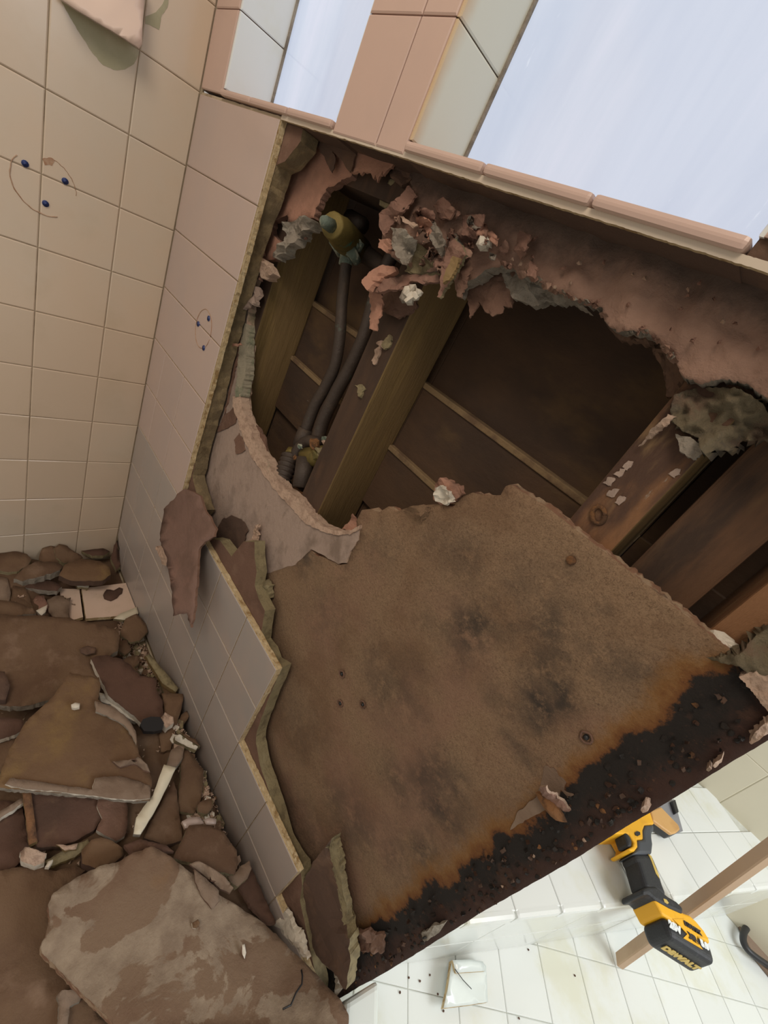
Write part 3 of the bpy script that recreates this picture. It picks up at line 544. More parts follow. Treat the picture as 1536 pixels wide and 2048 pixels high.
# studs (dark stained front, olive sides)
def stud(x0, x1, z0, z1, m_side='wood_olive', m_front='wood_dark', y0=.168, y1=.43):
    o = box('stud', m_side, (x0, y0, z0), (x1, y1, z1), wb, .008); o.data.materials.append(M[m_front])
    for p_ in o.data.polygons:
        if p_.normal.y < -.7: p_.material_index = 1
    return o
stud(.74, .86, ZS, .28); stud(1.645, 1.79, ZS, .28); stud(2.655, 2.787, ZS, .28, 'wood_olive', 'wood_stained'); stud(3.045, 3.19, ZS, .28, 'wood_stained', 'wood_stained')
box('stud', 'wood_plank', (2.835, .30, ZS), (3.0, .36, .28), wb, .008)
box('plate', 'wood_dark', (0, .17, .20), (3.2, .43, .285), wb, .006); box('plate', 'wood_dark', (0, .17, ZS), (3.2, .43, ZS+.11), wb, .006); box('foot_mortar', 'mortar', (0, .008, ZS), (3.18, .17, ZS+.06), wb)
for (za, zb_, yy) in ((-.30, .31, .47), (-.607, -.29, .45), (-.92, -.60, .43), (-1.23, -.91, .445), (-1.54, -1.22, .46), (-2.93, -1.53, .47)):
    for (xa, xc) in ((0, .86), (.862, 1.79), (1.792, 2.787), (2.789, 3.2)):
        if (za == -.607 or za == -.92) and xa < 2.7:
            box('sheathing_board', 'siding', (xa, yy-.018, za), (xc, yy+.03, zb_-.022), wb, .003); box('sheathing_lath', 'siding_edge', (xa, yy-.026, zb_-.024), (xc, yy+.03, zb_), wb, .004)
        else: box('sheathing_board', 'siding', (xa, yy, za), (xc, yy+.03, zb_), wb, .003)
box('backing', 'paper_dark', (-.2, .5, ZS), (3.2, .53, .33), wb)
# splinters and torn fibres on the middle stud
for ol, m_ in (([(762, 690), (775, 668), (783, 672), (780, 690), (770, 700)], 'gypsum_olive'), ([(742, 722), (750, 700), (762, 690), (758, 708), (748, 730)], 'gypsum_edge'), ([(752, 686), (764, 680), (772, 690), (766, 698)], 'gypsum_edge'), ([(708, 770), (722, 768), (730, 778), (722, 796), (715, 790), (714, 776)], 'gypsum_olive')):
    sheet('splinter', (m_,)*3, ol, 'Y', .16, .012, wb, jag=1.5, step=3, grid=6, amp=.01, nscale=20)
for (u, v) in ((1218, 962), (1240, 945), (1225, 985), (1256, 930), (1350, 945), (1240, 1000)):
    flap([(u-12, v+4), (u, v-8), (u+12, v-6), (u+6, v+4), (u-2, v+10)], 'gypsum_white', .164, .004, .003, name='plaster_fleck', jag=2.5)
tube('knot', 'rust', [hit(1197+math.cos(a)*13, 1030+math.sin(a)*17, 'Y', .165) for a in [k*math.pi/8 for k in range(17)]], .007, wb, 5, cap=False)
flap([(484, 818), (496, 850), (508, 880), (521, 905), (537, 928), (553, 955), (567, 974), (589, 991), (605, 1013), (619, 1031), (643, 1051), (669, 1061), (700, 1061), (720, 1050), (719, 1058), (700, 1069), (668, 1070), (640, 1062), (612, 1048), (596, 1032), (578, 1012), (560, 992), (543, 973), (528, 950), (514, 930), (500, 905), (488, 880), (478, 850), (466, 812), (464, 792), (480, 788)], 'gypsum_edge', .118, .05, .006, jag=1.6, name='broken_edge', grid=9)
flap([(484, 640), (493, 648), (490, 740), (483, 792), (470, 794), (474, 740), (478, 690), (480, 660)], 'gypsum_rim', .118, .05, .006, jag=1.2, name='broken_edge', grid=8)
flap([(866, 970, 0), (880, 955, .02), (895, 960, .01), (918, 972, .02), (925, 985, .02), (905, 1008, .0), (885, 1010, 0), (868, 1000, 0)], 'paper_salmon', .135, .02, .02)
flap([(868, 975, .01), (878, 970, .03), (900, 988, .03), (908, 1004, .0), (890, 1010, .01), (872, 1002, .0)], 'plaster_white', .115, .015, .04, grid=5)
flap([(682, 1058, 0), (700, 1040, .0), (704, 1028, .03), (712, 1044, .0), (720, 1056, 0), (700, 1064, 0)], 'paper_salmon', .15, .008)
flap([(806, 1018, 0), (830, 1011, .04), (845, 1010, .03), (860, 1015, 0), (845, 1045, .0), (838, 1030, .03)], 'mould_board', .118, .006, .006)

# ---- wall over the sill: pillar, two frosted windows in tiled recesses
for (x0, x1, z0, z1, m_) in ((0, .26, .31, 2.4, 'tile_salmon'), (1.24, 1.646, .30, 2.4, 'tile_salmon'), (2.632, 3.4, .30, 2.4, 'tile_salmon')):
    box('pier', 'paper_dark', (x0, .012, z0), (x1, .5, z1), wb)  # dark colour so the exposed undersides carry the shade under the sill
def stackt(x0, x1, m_, z0=.325, n=6):
    for k in range(n):
        za = z0 if k == 0 else .29+.3205*k; tile(wb, frB, x0, x1, za, .29+.3205*(k+1), m_)
stackt(0, .257, 'tile_salmon', .31); stackt(1.243, 1.5, 'tile_salmon', .296); stackt(1.5, 1.643, 'tile_salmon', .296); stackt(2.635, 2.70, 'tile_salmon', .335)
stackt(2.70, 3.02, 'tile_cream', .30); stackt(3.02, 3.35, 'tile_cream', .30)
box('backing', 'paper_dark', (2.63, .014, .295), (3.36, .4, .34), wb)  # underside coloured dark, shade painted in at the right end
frR1 = (Vector((.266, 0, 0)), Y_, Z_, X_); frR2 = (Vector((1.652, 0, 0)), Y_, Z_, X_); frR3 = (Vector((2.626, 0, 0)), Y_, Z_, -X_); frR4 = (Vector((1.234, 0, 0)), Y_, Z_, -X_)
for k in range(6):
    za = .335 if k == 0 else .29+.3205*k
    for fr, m_ in ((frR1, 'tile_white'), (frR2, 'tile_reveal'), (frR3, 'tile_white'), (frR4, 'tile_white')): tile(wb, fr, 0.004, .232, za, .29+.3205*(k+1), m_, th=.02)
for i, (x0, x1) in enumerate(((.26, 1.24), (1.646, 2.63))):
    box('sill_core', 'paper_dark', (x0, .02, .292), (x1, .24, .306), wb)  # dark core: shade below the nosing put into its colour
    n = 3; 
    for k in range(n):
        a = x0+(x1-x0)*k/n; b_ = x0+(x1-x0)*(k+1)/n
        box('sill_tile', 'tile_salmon', (a+.003, -.012, .305), (b_-.003, .235, .33), wb, .010)
    win = empty('window_%d' % (i+1), ((x0+x1)/2, .25, .33), kind='structure')
    box('pane', 'window_glass', (x0+.01, .235, .325), (x1-.01, .25, 2.3), win)
    for (a, b_, c, d) in ((x0, x0+.016, .325, 2.32), (x1-.016, x1, .325, 2.32), (x0, x1, 2.3, 2.33)):
        box('window_frame', 'gypsum_grey' if a != x0 or i else 'gypsum_grey', (a, .225, c), (b_, .27, d), win, .003)
box('lintel', 'tile_salmon', (0, .0, 2.4), (3.4, .5, 2.6), wb)
sheet('sill_bed', ('tile_cream', 'tile_edge', 'tile_edge'), xz([(.86, .306), (3.36, .306), (3.36, .289), (2.6, .291), (2.0, .289), (1.4, .291), (.86, .289)], .004), 'Y', .004, .012, wb, jag=.8, step=5, grid=60)
rock('grout_hole', 'black_rubber', (2.662, .004, .345), .014, wb, 2, .3, squash=(1, .4, 1))

# ---- shower floor
fl = empty('floor', (1.6, -1.5, ZS), kind='structure')
box('slab', 'grout', (-.1, -3.2, ZS-.1), (3.18, .5, ZS-.008), fl)
frF = (Vector((0, 0, ZS)), X_, -Y_, Z_)
for i in range(10):
    for j in range(6): tile(fl, frF, .02+i*.32, .34+i*.32, .01+j*.32, .33+j*.32, 'tile_floor_pink', th=.02)

# ---- bathroom beyond: diagonal floor tiles, tiled bench, far wall
fb = empty('floor', (4.6, 1.6, ZF), kind='structure')
box('slab', 'grout_white', (3.2, -3.5, ZF-.1), (8.5, 3.5, ZF-.008), fb)
dA = Vector((1, 1, 0)).normalized(); dB = Vector((1, -1, 0)).normalized()
frD = (Vector((0, 0, ZF)), dA, dB, Z_)
for i in range(-3, 9):
    for j in range(-6, 8):
        a0 = 3.58+i*.325; b0 = 1.70+j*.335; c = dA*(a0+.16)+dB*(b0+.17)
        if c.x < 3.15 or c.x > 7.0 or c.y > 3.6 or c.y < -1.4: continue
        if (c-Vector((3.58, .92, 0))).dot(Vector((.857, -.515, 0))) < -.28: continue
        tile(fb, frD, a0, a0+.325, b0, b0+.335, 'tile_white', th=.02)
bn = empty('tiled_bench', (3.9, 2.0, ZF), 'built-in white tiled bench below the cream wall, with a yellow drill on it', 'bench')
bd, bp = Vector((.515, .857, 0)).normalized(), Vector((-.857, .515, 0)).normalized()
BO = Vector((3.58, .92, 0)); ZB = -2.3
def prism(name, m_, poly, z0, z1, parent):
    n = len(poly); vs = [W((p[0], p[1], z0)) for p in poly]+[W((p[0], p[1], z1)) for p in poly]
    fs = [tuple(range(n, 2*n)), tuple(range(n))[::-1]]+[(i, (i+1) % n, (i+1) % n+n, i+n) for i in range(n)]
    return link(name, vs, fs, m_, parent)
e0 = BO-bd*.62; e1 = BO+bd*3.2
core = [e0+bp*.03, e1+bp*.03, Vector((e1.x-1.0, 3.42, 0)), Vector((3.26, 3.42, 0)), Vector((3.26, e0.y+.2, 0))]
prism('body', 'grout_white', [(p.x, p.y) for p in core], ZF, ZB-.01, bn)
frT = (Vector((BO.x, BO.y, ZB)), bd, bp, Z_)
for i in range(-2, 10):
    for j in range(0, 6):
        c = BO+bd*(i*.325+.16)+bp*(.03+j*.325+.16)
        if c.x < 3.3 or c.y > 3.4: continue
        tile(bn, frT, i*.325, (i+1)*.325, .03+j*.325, .03+(j+1)*.325, 'tile_white', th=.02)
for i in range(-2, 10):
    o = box('edge_tile', 'tile_white', (0, -.0, 0), (.319, .06, .09), bn, .02)
    o.rotation_euler = (0, 0, math.atan2(bd.y, bd.x)); c = BO+bd*(i*.325+.16)+bp*.03; put(o, W((c.x, c.y, ZB-.045)), bn)
frRi = (Vector((BO.x, BO.y, 0))+bp*.008, bd, Z_, -bp)
for i in range(-1, 5):
    for j in range(2): tile(bn, frRi, i*.65, (i+1)*.65, ZF+.0+j*.33, min(ZB-.09, ZF+.33*(j+1)), 'tile_white', th=.02)
wf = empty('wall_far', (5.5, 3.45, ZF), kind='structure')
box('backing', 'wall_paint', (3.0, 3.455, ZF-.1), (8.5, 3.6, 2.4), wf)
frW = (Vector((0, 3.45, 0)), X_, Z_, -Y_)
for i in range(8):
    for j in range(6): tile(wf, frW, 3.2+i*.62, 3.82+i*.62, ZF+j*.62, ZF+(j+1)*.62, 'wall_paint', th=.02)
# white curb at the shower entrance
cb = empty('shower_curb', (3.5, -.1, ZF), 'white glazed curb at the foot of the rotten wall end', 'curb')
o = prism('body', 'enamel_white', [(3.62, -.42), (3.80, -.25), (3.285, .22), (3.235, .05)], ZF, -2.45, cb)
bv = o.modifiers.new('bevel', 'BEVEL'); bv.width = .025*S; bv.segments = 3


# ================================================================ PIPES AND VALVES IN THE WALL
def rp(p, n): return n*(Vector(p)-CAM).dot(fw)/FPX
def H(u, v, y): return hit(u, v, 'Y', y)
vv = empty('shower_valve', (.98, .3, .15), 'green-tinged brass shower valve body sticking out of the hole near the sill', 'valve')
b0, b1, b2, b3 = H(664, 450, .06), H(680, 464, .13), H(690, 476, .22), H(722, 502, .34)
tube('valve_body', 'brass', [b0, b0+(b1-b0)*.1, b1, b1+(b2-b1)*.12, b2, b3], [rp(b0, 22), rp(b0, 25), rp(b1, 26), rp(b1, 29), rp(b2, 29), rp(b3, 24)], vv, 16, ripple=.06)
c0, c1 = H(646, 440, -.0), H(662, 452, .06)
tube('valve_stem', 'verdigris', [c0, c0+(c1-c0)*.25, c1], [rp(c0, 8), rp(c0, 12), rp(c1, 13)], vv, 12, ripple=.12)
d0, d1 = H(675, 492, .25), H(708, 508, .25)
tube('union', 'verdigris', [d0, (d0+d1)/2+Vector((0, -.015, 0)), d1], [rp(d0, 7), rp(d0, 9), rp(d1, 9)], vv, 10, ripple=.2)
tube('union_nut', 'verdigris', [d1+Vector((0, -.03, .01)), d1+Vector((0, .03, -.02))], [rp(d1, 11), rp(d1, 10)], vv, 8, ripple=.15)
tube('union_nut', 'verdigris', [d0+Vector((0, -.03, .01)), d0+Vector((0, .03, -.02))], [rp(d0, 10), rp(d0, 10)], vv, 8, ripple=.15)
f0, f1 = H(698, 434, .34), H(727, 452, .34)
tube('flange', 'old_copper', [f0, f1], [rp(f0, 15), rp(f1, 15)], vv, 8, ripple=.2)
rock('corrosion', 'verdigris', H(712, 490, .26), .028, vv, 2, .5)
e0_, e1_ = H(722, 502, .34), H(775, 540, .36)
tube('inlet', 'old_copper', [e0_, e1_, H(800, 570, .37)], [rp(e0_, 18), rp(e1_, 15), rp(e1_, 14)], vv, 12, ripple=.1)
p1 = empty('water_pipe', (1.0, .28, -.3), 'dark upright water pipe running down from the brass valve', 'pipe')
pts = spl([H(694, 500, .27), H(692, 530, .27), H(684, 600, .28), H(680, 670, .29), H(670, 730, .30), H(650, 775, .30), H(628, 815, .29), H(610, 865, .28), H(600, 895, .27)])
tube('pipe', 'old_copper', pts, [rp(p, 11.5) for p in pts], p1, 14, ripple=.05)
tube('coupling', 'verdigris', [H(694, 505, .27), H(691, 530, .27)], [rp(H(694, 505, .27), 13), rp(H(691, 530, .27), 14)], p1, 14, ripple=.12)
tube('coupling', 'old_copper', [H(612, 858, .28), H(600, 892, .27)], [rp(H(612, 858, .28), 15), rp(H(600, 892, .27), 16)], p1, 14, ripple=.1)
p2_ = empty('water_pipe', (1.2, .3, -.3), 'dark water pipe nearest the middle stud', 'pipe')
pts = spl([H(790, 500, .34), H(760, 560, .33), H(740, 630, .33), H(725, 680, .33), H(700, 735, .33), H(670, 790, .32), H(645, 845, .31), H(632, 890, .30)])
tube('pipe', 'old_copper', pts, [rp(p, 13.5) for p in pts], p2_, 14, ripple=.05)
mv = empty('mixing_valve', (1.3, .25, -.9), 'corroded lower valve cluster with a ribbed threaded stub at the bottom of the hole', 'valve')
t0, t1 = H(560, 968, .16), H(582, 912, .24)
L = 26; pts = [t0+(t1-t0)*k/L for k in range(L+1)]
tube('threaded_stub', 'old_copper', pts, [rp(pts[k], 19 if k % 4 < 2 else 16) for k in range(L+1)], mv, 18)
tube('ring_nut', 'brass', [t1, t1+(t1-t0)*.22], [rp(t1, 15), rp(t1, 12)], mv, 10, ripple=.1)
g0, g1, g2 = H(590, 925, .25), H(606, 890, .26), H(640, 888, .27)
tube('elbow', 'old_copper', spl([g0, H(595, 905, .25), g1, H(620, 883, .26), g2]), rp(g1, 13), mv, 12, ripple=.15)
tube('valve_body', 'brass', [H(612, 915, .24), H(655, 912, .25)], [rp(g1, 20), rp(g1, 21)], mv, 14, ripple=.15)
tube('valve_stem', 'old_copper', [H(612, 918, .22), H(600, 975, .18)], [rp(g1, 18), rp(g1, 15)], mv, 12, ripple=.1)
for u, v, r, m_ in ((628, 888, .03, 'rust'), (660, 893, .03, 'gypsum_edge'), (668, 908, .022, 'gypsum_edge'), (650, 880, .02, 'verdigris'), (638, 915, .03, 'brass'), (600, 893, .014, 'verdigris'), (590, 915, .014, 'rust'), (645, 905, .03, 'gypsum_olive'), (676, 930, .018, 'gypsum_olive')):
    rock('corrosion', m_, H(u, v, .2), r, mv, 2, .6, squash=(1.2, .8, .8), rot=u)
tag(rock('pipe_insulation', 'insulation', H(622, 950, .3), .05, None, 2, .6), 'scrap of pink insulation tucked beside the middle stud', 'insulation')
tag(sheet('rust_strap', ('rust',)*3, [(570, 985, 0), (590, 975, .0), (604, 985, .02), (612, 1010, .0), (600, 1016, .0), (585, 1000, .0)], 'Y', .20, .01, None, jag=1.5, step=4, amp=.01), 'rusty metal scrap below the ribbed threaded stub', 'metal scrap')

# ================================================================ CERAMIC SHELF, TOP LEFT
sh = empty('soap_shelf', (.03, -.45, .4), 'pink ceramic soap shelf projecting from the cream wall, top left corner', 'shelf')
sheet('shelf_plate', ('shelf_glaze', 'tile_pink'), [(112, -30, .05), (125, 0, .06), (150, 18, .07), (200, 48, .075), (250, 78, .08), (279, 97, .08), (284, 88, .07), (286, 40, .06), (288, 0, .05), (290, -40, .05), (200, -40, .05)], 'X', .01, .045, sh, jag=.4, step=8, grid=18, smooth=True)

# ================================================================ RUBBLE
def deb(name, label, cat, ol, z, mats_, th=.035, group=None, amp=.012, jag=1.1, grid=16, ns=5, fray=.002, smooth=True, step=6):
    o = sheet(name, mats_, ol, 'Z', z, th, None, jag=jag, step=step, grid=grid, amp=amp, nscale=ns, fray=fray, smooth=smooth, clamp=True)
    return tag(o, label, cat, group)
def rz(x, y):
    h = ZS+.004+ .235*min(1, max(0, (x-1.15)/.55)) * min(1, max(0, (-y-.0)/.10+.35)) + .16*min(1, max(0, (-y-.42)/.22))*min(1, max(0, (1.2-x)/.4))
    return h+.05*noise.noise((x*4, y*4, 2.2))*(1 if h > ZS+.05 else .1)+.02*noise.noise((x*13, y*13, 4))*(1 if h > ZS+.05 else 0)
vs = []; fs = []; nx, nyy = 100, 60
for j in range(nyy+1):
    for i in range(nx+1):
        x = .01+3.2*i/nx; y = -.006-2.0*j/nyy; vs.append(W((x, y, rz(x, y))))
for j in range(nyy):
    for i in range(nx): a = j*(nx+1)+i; fs.append((a, a+nx+1, a+nx+2, a+1))
rb = link('rubble', vs, fs, 'debris_brown', None, smooth=True); tag(rb, 'bed of brown crumbled plaster covering the shower floor', 'rubble', kind='stuff')
BR, DK, GR, OC = ('debris_brown', 'gypsum_olive'), ('debris_dark', 'paper_dark'), ('debris_grey', 'gypsum_grey'), ('debris_ochre', 'gypsum_grey')
# back corner
deb('plaster_piece', 'rounded brown plaster piece against the cream wall at the left edge', 'debris', [(-20, 1105), (30, 1103), (54, 1107), (63, 1117), (56, 1130), (34, 1142), (10, 1141), (-20, 1138)], -2.74, BR, .06)
deb('plaster_piece', 'upright brown lump leaning on the cream wall, second from the left', 'debris', [(77, 1122, 0), (84, 1096, .06), (100, 1090, .08), (113, 1094, .07), (124, 1108, .03), (122, 1124, 0), (100, 1130, 0)], -2.80, BR, .05)
deb('plaster_piece', 'crumpled brown lump in the middle of the heap below the cream wall', 'debris', [(108, 1096, .08), (118, 1089, .10), (134, 1092, .08), (150, 1104, .05), (166, 1114, .03), (158, 1124, 0), (128, 1127, 0), (112, 1118, .02)], -2.80, BR, .05, amp=.03, grid=9)
deb('plaster_piece', 'leaf-shaped curled brown flake near the wall corner', 'debris', [(162, 1101), (182, 1095), (206, 1097), (220, 1103), (206, 1111), (184, 1112)], -2.80, ('debris_dark', 'gypsum_olive'), .03)
deb('plaster_piece', 'dark brown chip standing up in the wall corner', 'debris', [(222, 1118, .03), (228, 1090, .12), (243, 1068, .2), (253, 1067, .2), (256, 1090, .13), (255, 1120, .04), (245, 1135, 0), (232, 1141, 0)], -2.86, ('debris_dark', 'gypsum_olive'), .03)
deb('plaster_slab', 'long brown slab lying below the curled flake, left of the black-ended slab', 'debris', [(27, 1158), (50, 1131), (76, 1122), (112, 1124), (127, 1134), (120, 1141), (88, 1151), (45, 1162)], -2.74, ('debris_brown', 'gypsum_grey'), .06)
deb('plaster_slab', 'brown slab with a blackened end, above the loose pink tile', 'debris', [(118, 1150), (130, 1128), (165, 1117), (200, 1122), (219, 1134), (222, 1150), (206, 1161), (170, 1163), (140, 1160)], -2.72, ('debris_ochre', 'paper_dark'), .05)
deb('plaster_slab', 'thin dark slab wedged under the two back slabs', 'debris', [(18, 1168), (60, 1160), (110, 1164), (124, 1174), (114, 1184), (60, 1178)], -2.80, ('debris_dark', 'gypsum_grey'), .04)
deb('plaster_chunk', 'grey plaster block at the left edge below the rounded piece', 'debris', [(-10, 1150), (14, 1155), (22, 1186), (19, 1202), (-10, 1202)], -2.76, GR, .08)
deb('plaster_chunk', 'brown block beside the grey plaster block at left', 'debris', [(26, 1172), (50, 1174), (60, 1196), (66, 1214), (40, 1216), (24, 1200)], -2.78, BR, .08)
deb('loose_tile', 'loose square pink tile with a dark blot on it, by the wall corner', 'tile', [(163, 1177), (258, 1165), (276, 1212), (262, 1230), (172, 1237)], -2.865, ('tile_floor_pink', 'tile_edge'), .03, amp=0, jag=.3, fray=0, smooth=False, grid=60)
deb('broken_tile', 'broken pink tile left of the square pink tile', 'tile', [(120, 1177), (159, 1178), (166, 1234), (140, 1241), (136, 1216), (138, 1198), (121, 1192)], -2.87, ('tile_floor_pink', 'tile_edge'), .03, amp=0, jag=.5, fray=0, smooth=False, grid=60)
deb('tar_blot', 'small black-brown crust lying on the square pink tile', 'debris', [(206, 1190), (213, 1179), (228, 1181), (238, 1175), (246, 1177), (244, 1186), (235, 1195), (222, 1202), (209, 1197)], -2.855, ('debris_dark',)*2, .008, amp=.004, jag=1, grid=8)
deb('tile_sliver', 'cream sliver of tile at the corner of the square pink tile', 'tile', [(226, 1238), (240, 1228), (256, 1221), (274, 1213), (284, 1221), (271, 1233), (246, 1241)], -2.84, ('pvc_white', 'gypsum_olive'), .02, jag=1)
deb('tile_sliver', 'small cream chip between the black-ended slab and the square pink tile', 'tile', [(151, 1168), (165, 1165), (179, 1168), (177, 1175), (156, 1175)], -2.83, ('pvc_white', 'gypsum_olive'), .02, jag=.8)
deb('paper_scrap', 'jagged brown paper scrap over the broken pink tile', 'debris', [(94, 1198), (112, 1191), (127, 1191), (130, 1198), (141, 1195), (139, 1214), (138, 1236), (112, 1242), (97, 1224)], -2.83, ('debris_grey', 'paper'), .012)
deb('plaster_chunk', 'rust-brown chunk left of the jagged paper scrap', 'debris', [(64, 1192), (88, 1190), (97, 1212), (92, 1222), (70, 1220)], -2.82, ('paper_pink', 'paper'), .05)
deb('plaster_shard', 'pale grey pointed shard above the wide brown sheet', 'debris', [(72, 1221), (95, 1210), (91, 1224), (83, 1232)], -2.72, ('plaster_white', 'gypsum_grey'), .02, jag=.8)
deb('paper_sheet', 'folded brown paper edge at the left above the wide sheet', 'debris', [(-20, 1198), (30, 1204), (68, 1217), (72, 1226), (30, 1232), (-20, 1230)], -2.72, ('debris_brown', 'gypsum_grey'), .02)
deb('plaster_sheet', 'wide dark brown sheet across the left, below the pink tiles', 'debris', [(-40, 1228), (30, 1229), (62, 1232), (132, 1236), (182, 1244), (236, 1257), (240, 1275), (236, 1300), (214, 1311), (190, 1318), (180, 1326), (196, 1342), (208, 1366), (150, 1372), (112, 1394), (60, 1408), (20, 1412), (-40, 1400)], -2.66, ('debris_brown', 'gypsum_grey'), .045, amp=.03, ns=3.5, grid=20)
deb('stain_cap', 'dark smear-like crust on the wide brown sheet', 'debris', [(160, 1297), (176, 1291), (192, 1295), (190, 1306), (172, 1310), (161, 1305)], -2.63, ('paper_dark',)*2, .008, grid=8)
deb('paper_scrap', 'speckled brown chip against the tiled wall, right of the pink tile', 'debris', [(240, 1262), (250, 1240), (274, 1228), (291, 1246), (296, 1262), (280, 1281), (262, 1284), (243, 1272)], -2.80, BR, .02)
deb('paper_scrap', 'small brown chip below the speckled chip', 'debris', [(238, 1282), (254, 1280), (263, 1299), (250, 1310), (238, 1302)], -2.80, BR, .02)
deb('plaster_piece', 'brown scrap just above the dark plaster sheet near the wall', 'debris', [(244, 1322), (258, 1312), (276, 1310), (279, 1325), (268, 1334), (280, 1345), (262, 1338)], -2.76, BR, .03)
deb('plaster_sheet', 'very dark plaster sheet in the middle of the heap beside the tiled wall', 'debris', [(182, 1318), (192, 1312), (215, 1311), (238, 1318), (262, 1331), (282, 1350), (314, 1354), (312, 1378), (325, 1400), (329, 1440), (312, 1451), (284, 1448), (268, 1430), (236, 1406), (216, 1392), (203, 1362)], -2.60, ('debris_dark', 'plaster_white'), .04, amp=.02)
deb('rubber_disc', 'round black disc at the lower right of the dark plaster sheet', 'disc', [(280, 1450), (286, 1438), (302, 1433), (320, 1434), (328, 1446), (325, 1459), (308, 1463), (288, 1462)], -2.57, ('black_rubber',)*2, .03, amp=0, jag=.4, smooth=False)
deb('plaster_chunk', 'pinkish white chunk right of the black disc', 'debris', [(322, 1434, 0), (330, 1424, .04), (346, 1434, .04), (347, 1446, .02), (333, 1456, 0), (324, 1446, 0)], -2.58, ('gypsum_edge', 'plaster_white'), .05, amp=.02, grid=6)
deb('plaster_strip', 'white broken rim along the underside of the dark plaster sheet', 'debris', [(198, 1385), (214, 1388), (222, 1398), (240, 1405), (262, 1428), (278, 1440), (270, 1444), (244, 1428), (220, 1408), (202, 1402)], -2.64, ('plaster_white', 'gypsum_grey'), .03, amp=.015, grid=7)
deb('wood_stick', 'olive-brown wooden stick lying against the tiled wall', 'stick', [(290, 1311), (299, 1308), (332, 1346), (357, 1376), (351, 1384), (324, 1366)], -2.66, ('gypsum_olive', 'wood_olive'), .03, amp=.004, jag=.7)
deb('plaster_piece', 'light brown board corner right of the dark plaster sheet', 'debris', [(322, 1386), (368, 1388), (363, 1416), (351, 1460), (341, 1500), (322, 1504), (318, 1470), (330, 1440), (326, 1402)], -2.66, ('debris_brown', 'debris_ochre'), .03)
deb('plaster_piece', 'brown flap propped on the tiled wall beside the light board corner', 'debris', [(352, 1452), (362, 1430), (380, 1420), (379, 1432), (366, 1450), (354, 1462)], -2.70, BR, .02)
deb('plaster_piece', 'ochre triangle of board under the end of the wooden stick', 'debris', [(318, 1362), (326, 1355), (352, 1380), (348, 1392), (330, 1388)], -2.72, ('debris_ochre', 'gypsum_olive'), .03)
# centre and foreground
deb('plaster_slab', 'large brown slab with an ochre stain and pale lower rim, mid heap', 'debris', [(-30, 1572), (0, 1550), (18, 1500), (50, 1444), (68, 1428), (90, 1408), (110, 1388), (140, 1344), (165, 1351), (198, 1355), (201, 1376), (196, 1398), (226, 1424), (252, 1444), (272, 1470), (277, 1510), (288, 1530), (304, 1558), (300, 1600), (268, 1602), (200, 1592), (120, 1586), (60, 1580), (-30, 1575)], -2.50, ('debris_ochre', 'gypsum_grey'), .028, amp=.018, ns=4)
deb('plaster_skin', 'thin grey plaster skin curving over the right side of the ochre-stained slab', 'debris', [(190, 1402), (226, 1414), (256, 1438), (271, 1462), (273, 1490), (264, 1472), (248, 1450), (214, 1432), (192, 1424)], -2.478, ('debris_grey', 'gypsum_grey'), .012, amp=.012)
deb('plaster_skin', 'grey ragged plaster strip along the lower rim of the ochre-stained slab', 'debris', [(20, 1556), (60, 1560), (110, 1568), (185, 1578), (190, 1556), (240, 1552), (300, 1570), (300, 1598), (262, 1600), (180, 1590), (60, 1578), (10, 1570)], -2.478, ('debris_grey', 'plaster_white'), .01, amp=.01)
deb('plaster_skin', 'crumpled grey torn edge at the right of the ochre-stained slab', 'debris', [(224, 1522, .0), (256, 1520, .04), (276, 1514, .05), (294, 1530, .05), (300, 1545, .03), (286, 1542, .0), (268, 1528, .0), (240, 1534, .01)], -2.475, ('debris_grey', 'paper'), .012, amp=.02, grid=8)
deb('plaster_crumb', 'round white plaster crumb on the ochre-stained slab', 'debris', [(142, 1410), (150, 1406), (160, 1408), (159, 1415), (150, 1417), (143, 1415)], -2.465, ('plaster_white',)*2, .02, jag=.5, grid=5)
deb('plastic_strip', 'cream white wedge-shaped strip standing out beside the ochre-stained slab', 'strip', [(328, 1529, .03), (352, 1535, .03), (341, 1560, .02), (311, 1620, 0), (281, 1669, 0), (267, 1668, 0), (272, 1636, 0), (290, 1610, 0), (306, 1590, .01), (320, 1550, .03)], -2.52, ('pvc_white', 'gypsum_grey'), .03, amp=0, jag=.4, fray=0)
deb('plaster_chunk', 'grey wedge above the cream white strip', 'debris', [(334, 1532), (342, 1500), (356, 1492), (369, 1493), (366, 1515), (351, 1533)], -2.60, GR, .05)
deb('board_offcut', 'narrow brown offcut lying along the tiled wall right of the white strip', 'debris', [(362, 1498), (376, 1500), (392, 1518), (408, 1542), (402, 1600), (388, 1626), (354, 1622), (357, 1590), (362, 1540)], -2.64, BR, .03)
deb('plaster_chunk', 'cream broken edge piece above the narrow brown offcut', 'debris', [(349, 1471, .02), (360, 1468, .04), (396, 1494, .02), (391, 1501, 0), (368, 1488, .0), (351, 1480, 0)], -2.62, ('plaster_white', 'gypsum_olive'), .04, amp=.015, grid=7)
deb('plaster_piece', 'brown piece behind the cream broken edge piece', 'debris', [(362, 1466), (392, 1478), (400, 1492), (378, 1482)], -2.62, BR, .04)
deb('board_offcut', 'maroon-brown dark board under the pale-rimmed slab', 'debris', [(58, 1576), (200, 1586), (197, 1612), (203, 1640), (186, 1662), (150, 1682), (118, 1692), (74, 1694), (66, 1640)], -2.62, ('debris_dark', 'paper_dark'), .04)
deb('wood_strip', 'brown wooden slat standing down from the pale-rimmed slab at left', 'strip', [(44, 1576, .02), (62, 1580, .02), (75, 1682, 0), (58, 1690, 0)], -2.60, ('wood_stained', 'wood_olive'), .03, amp=0, jag=.4)
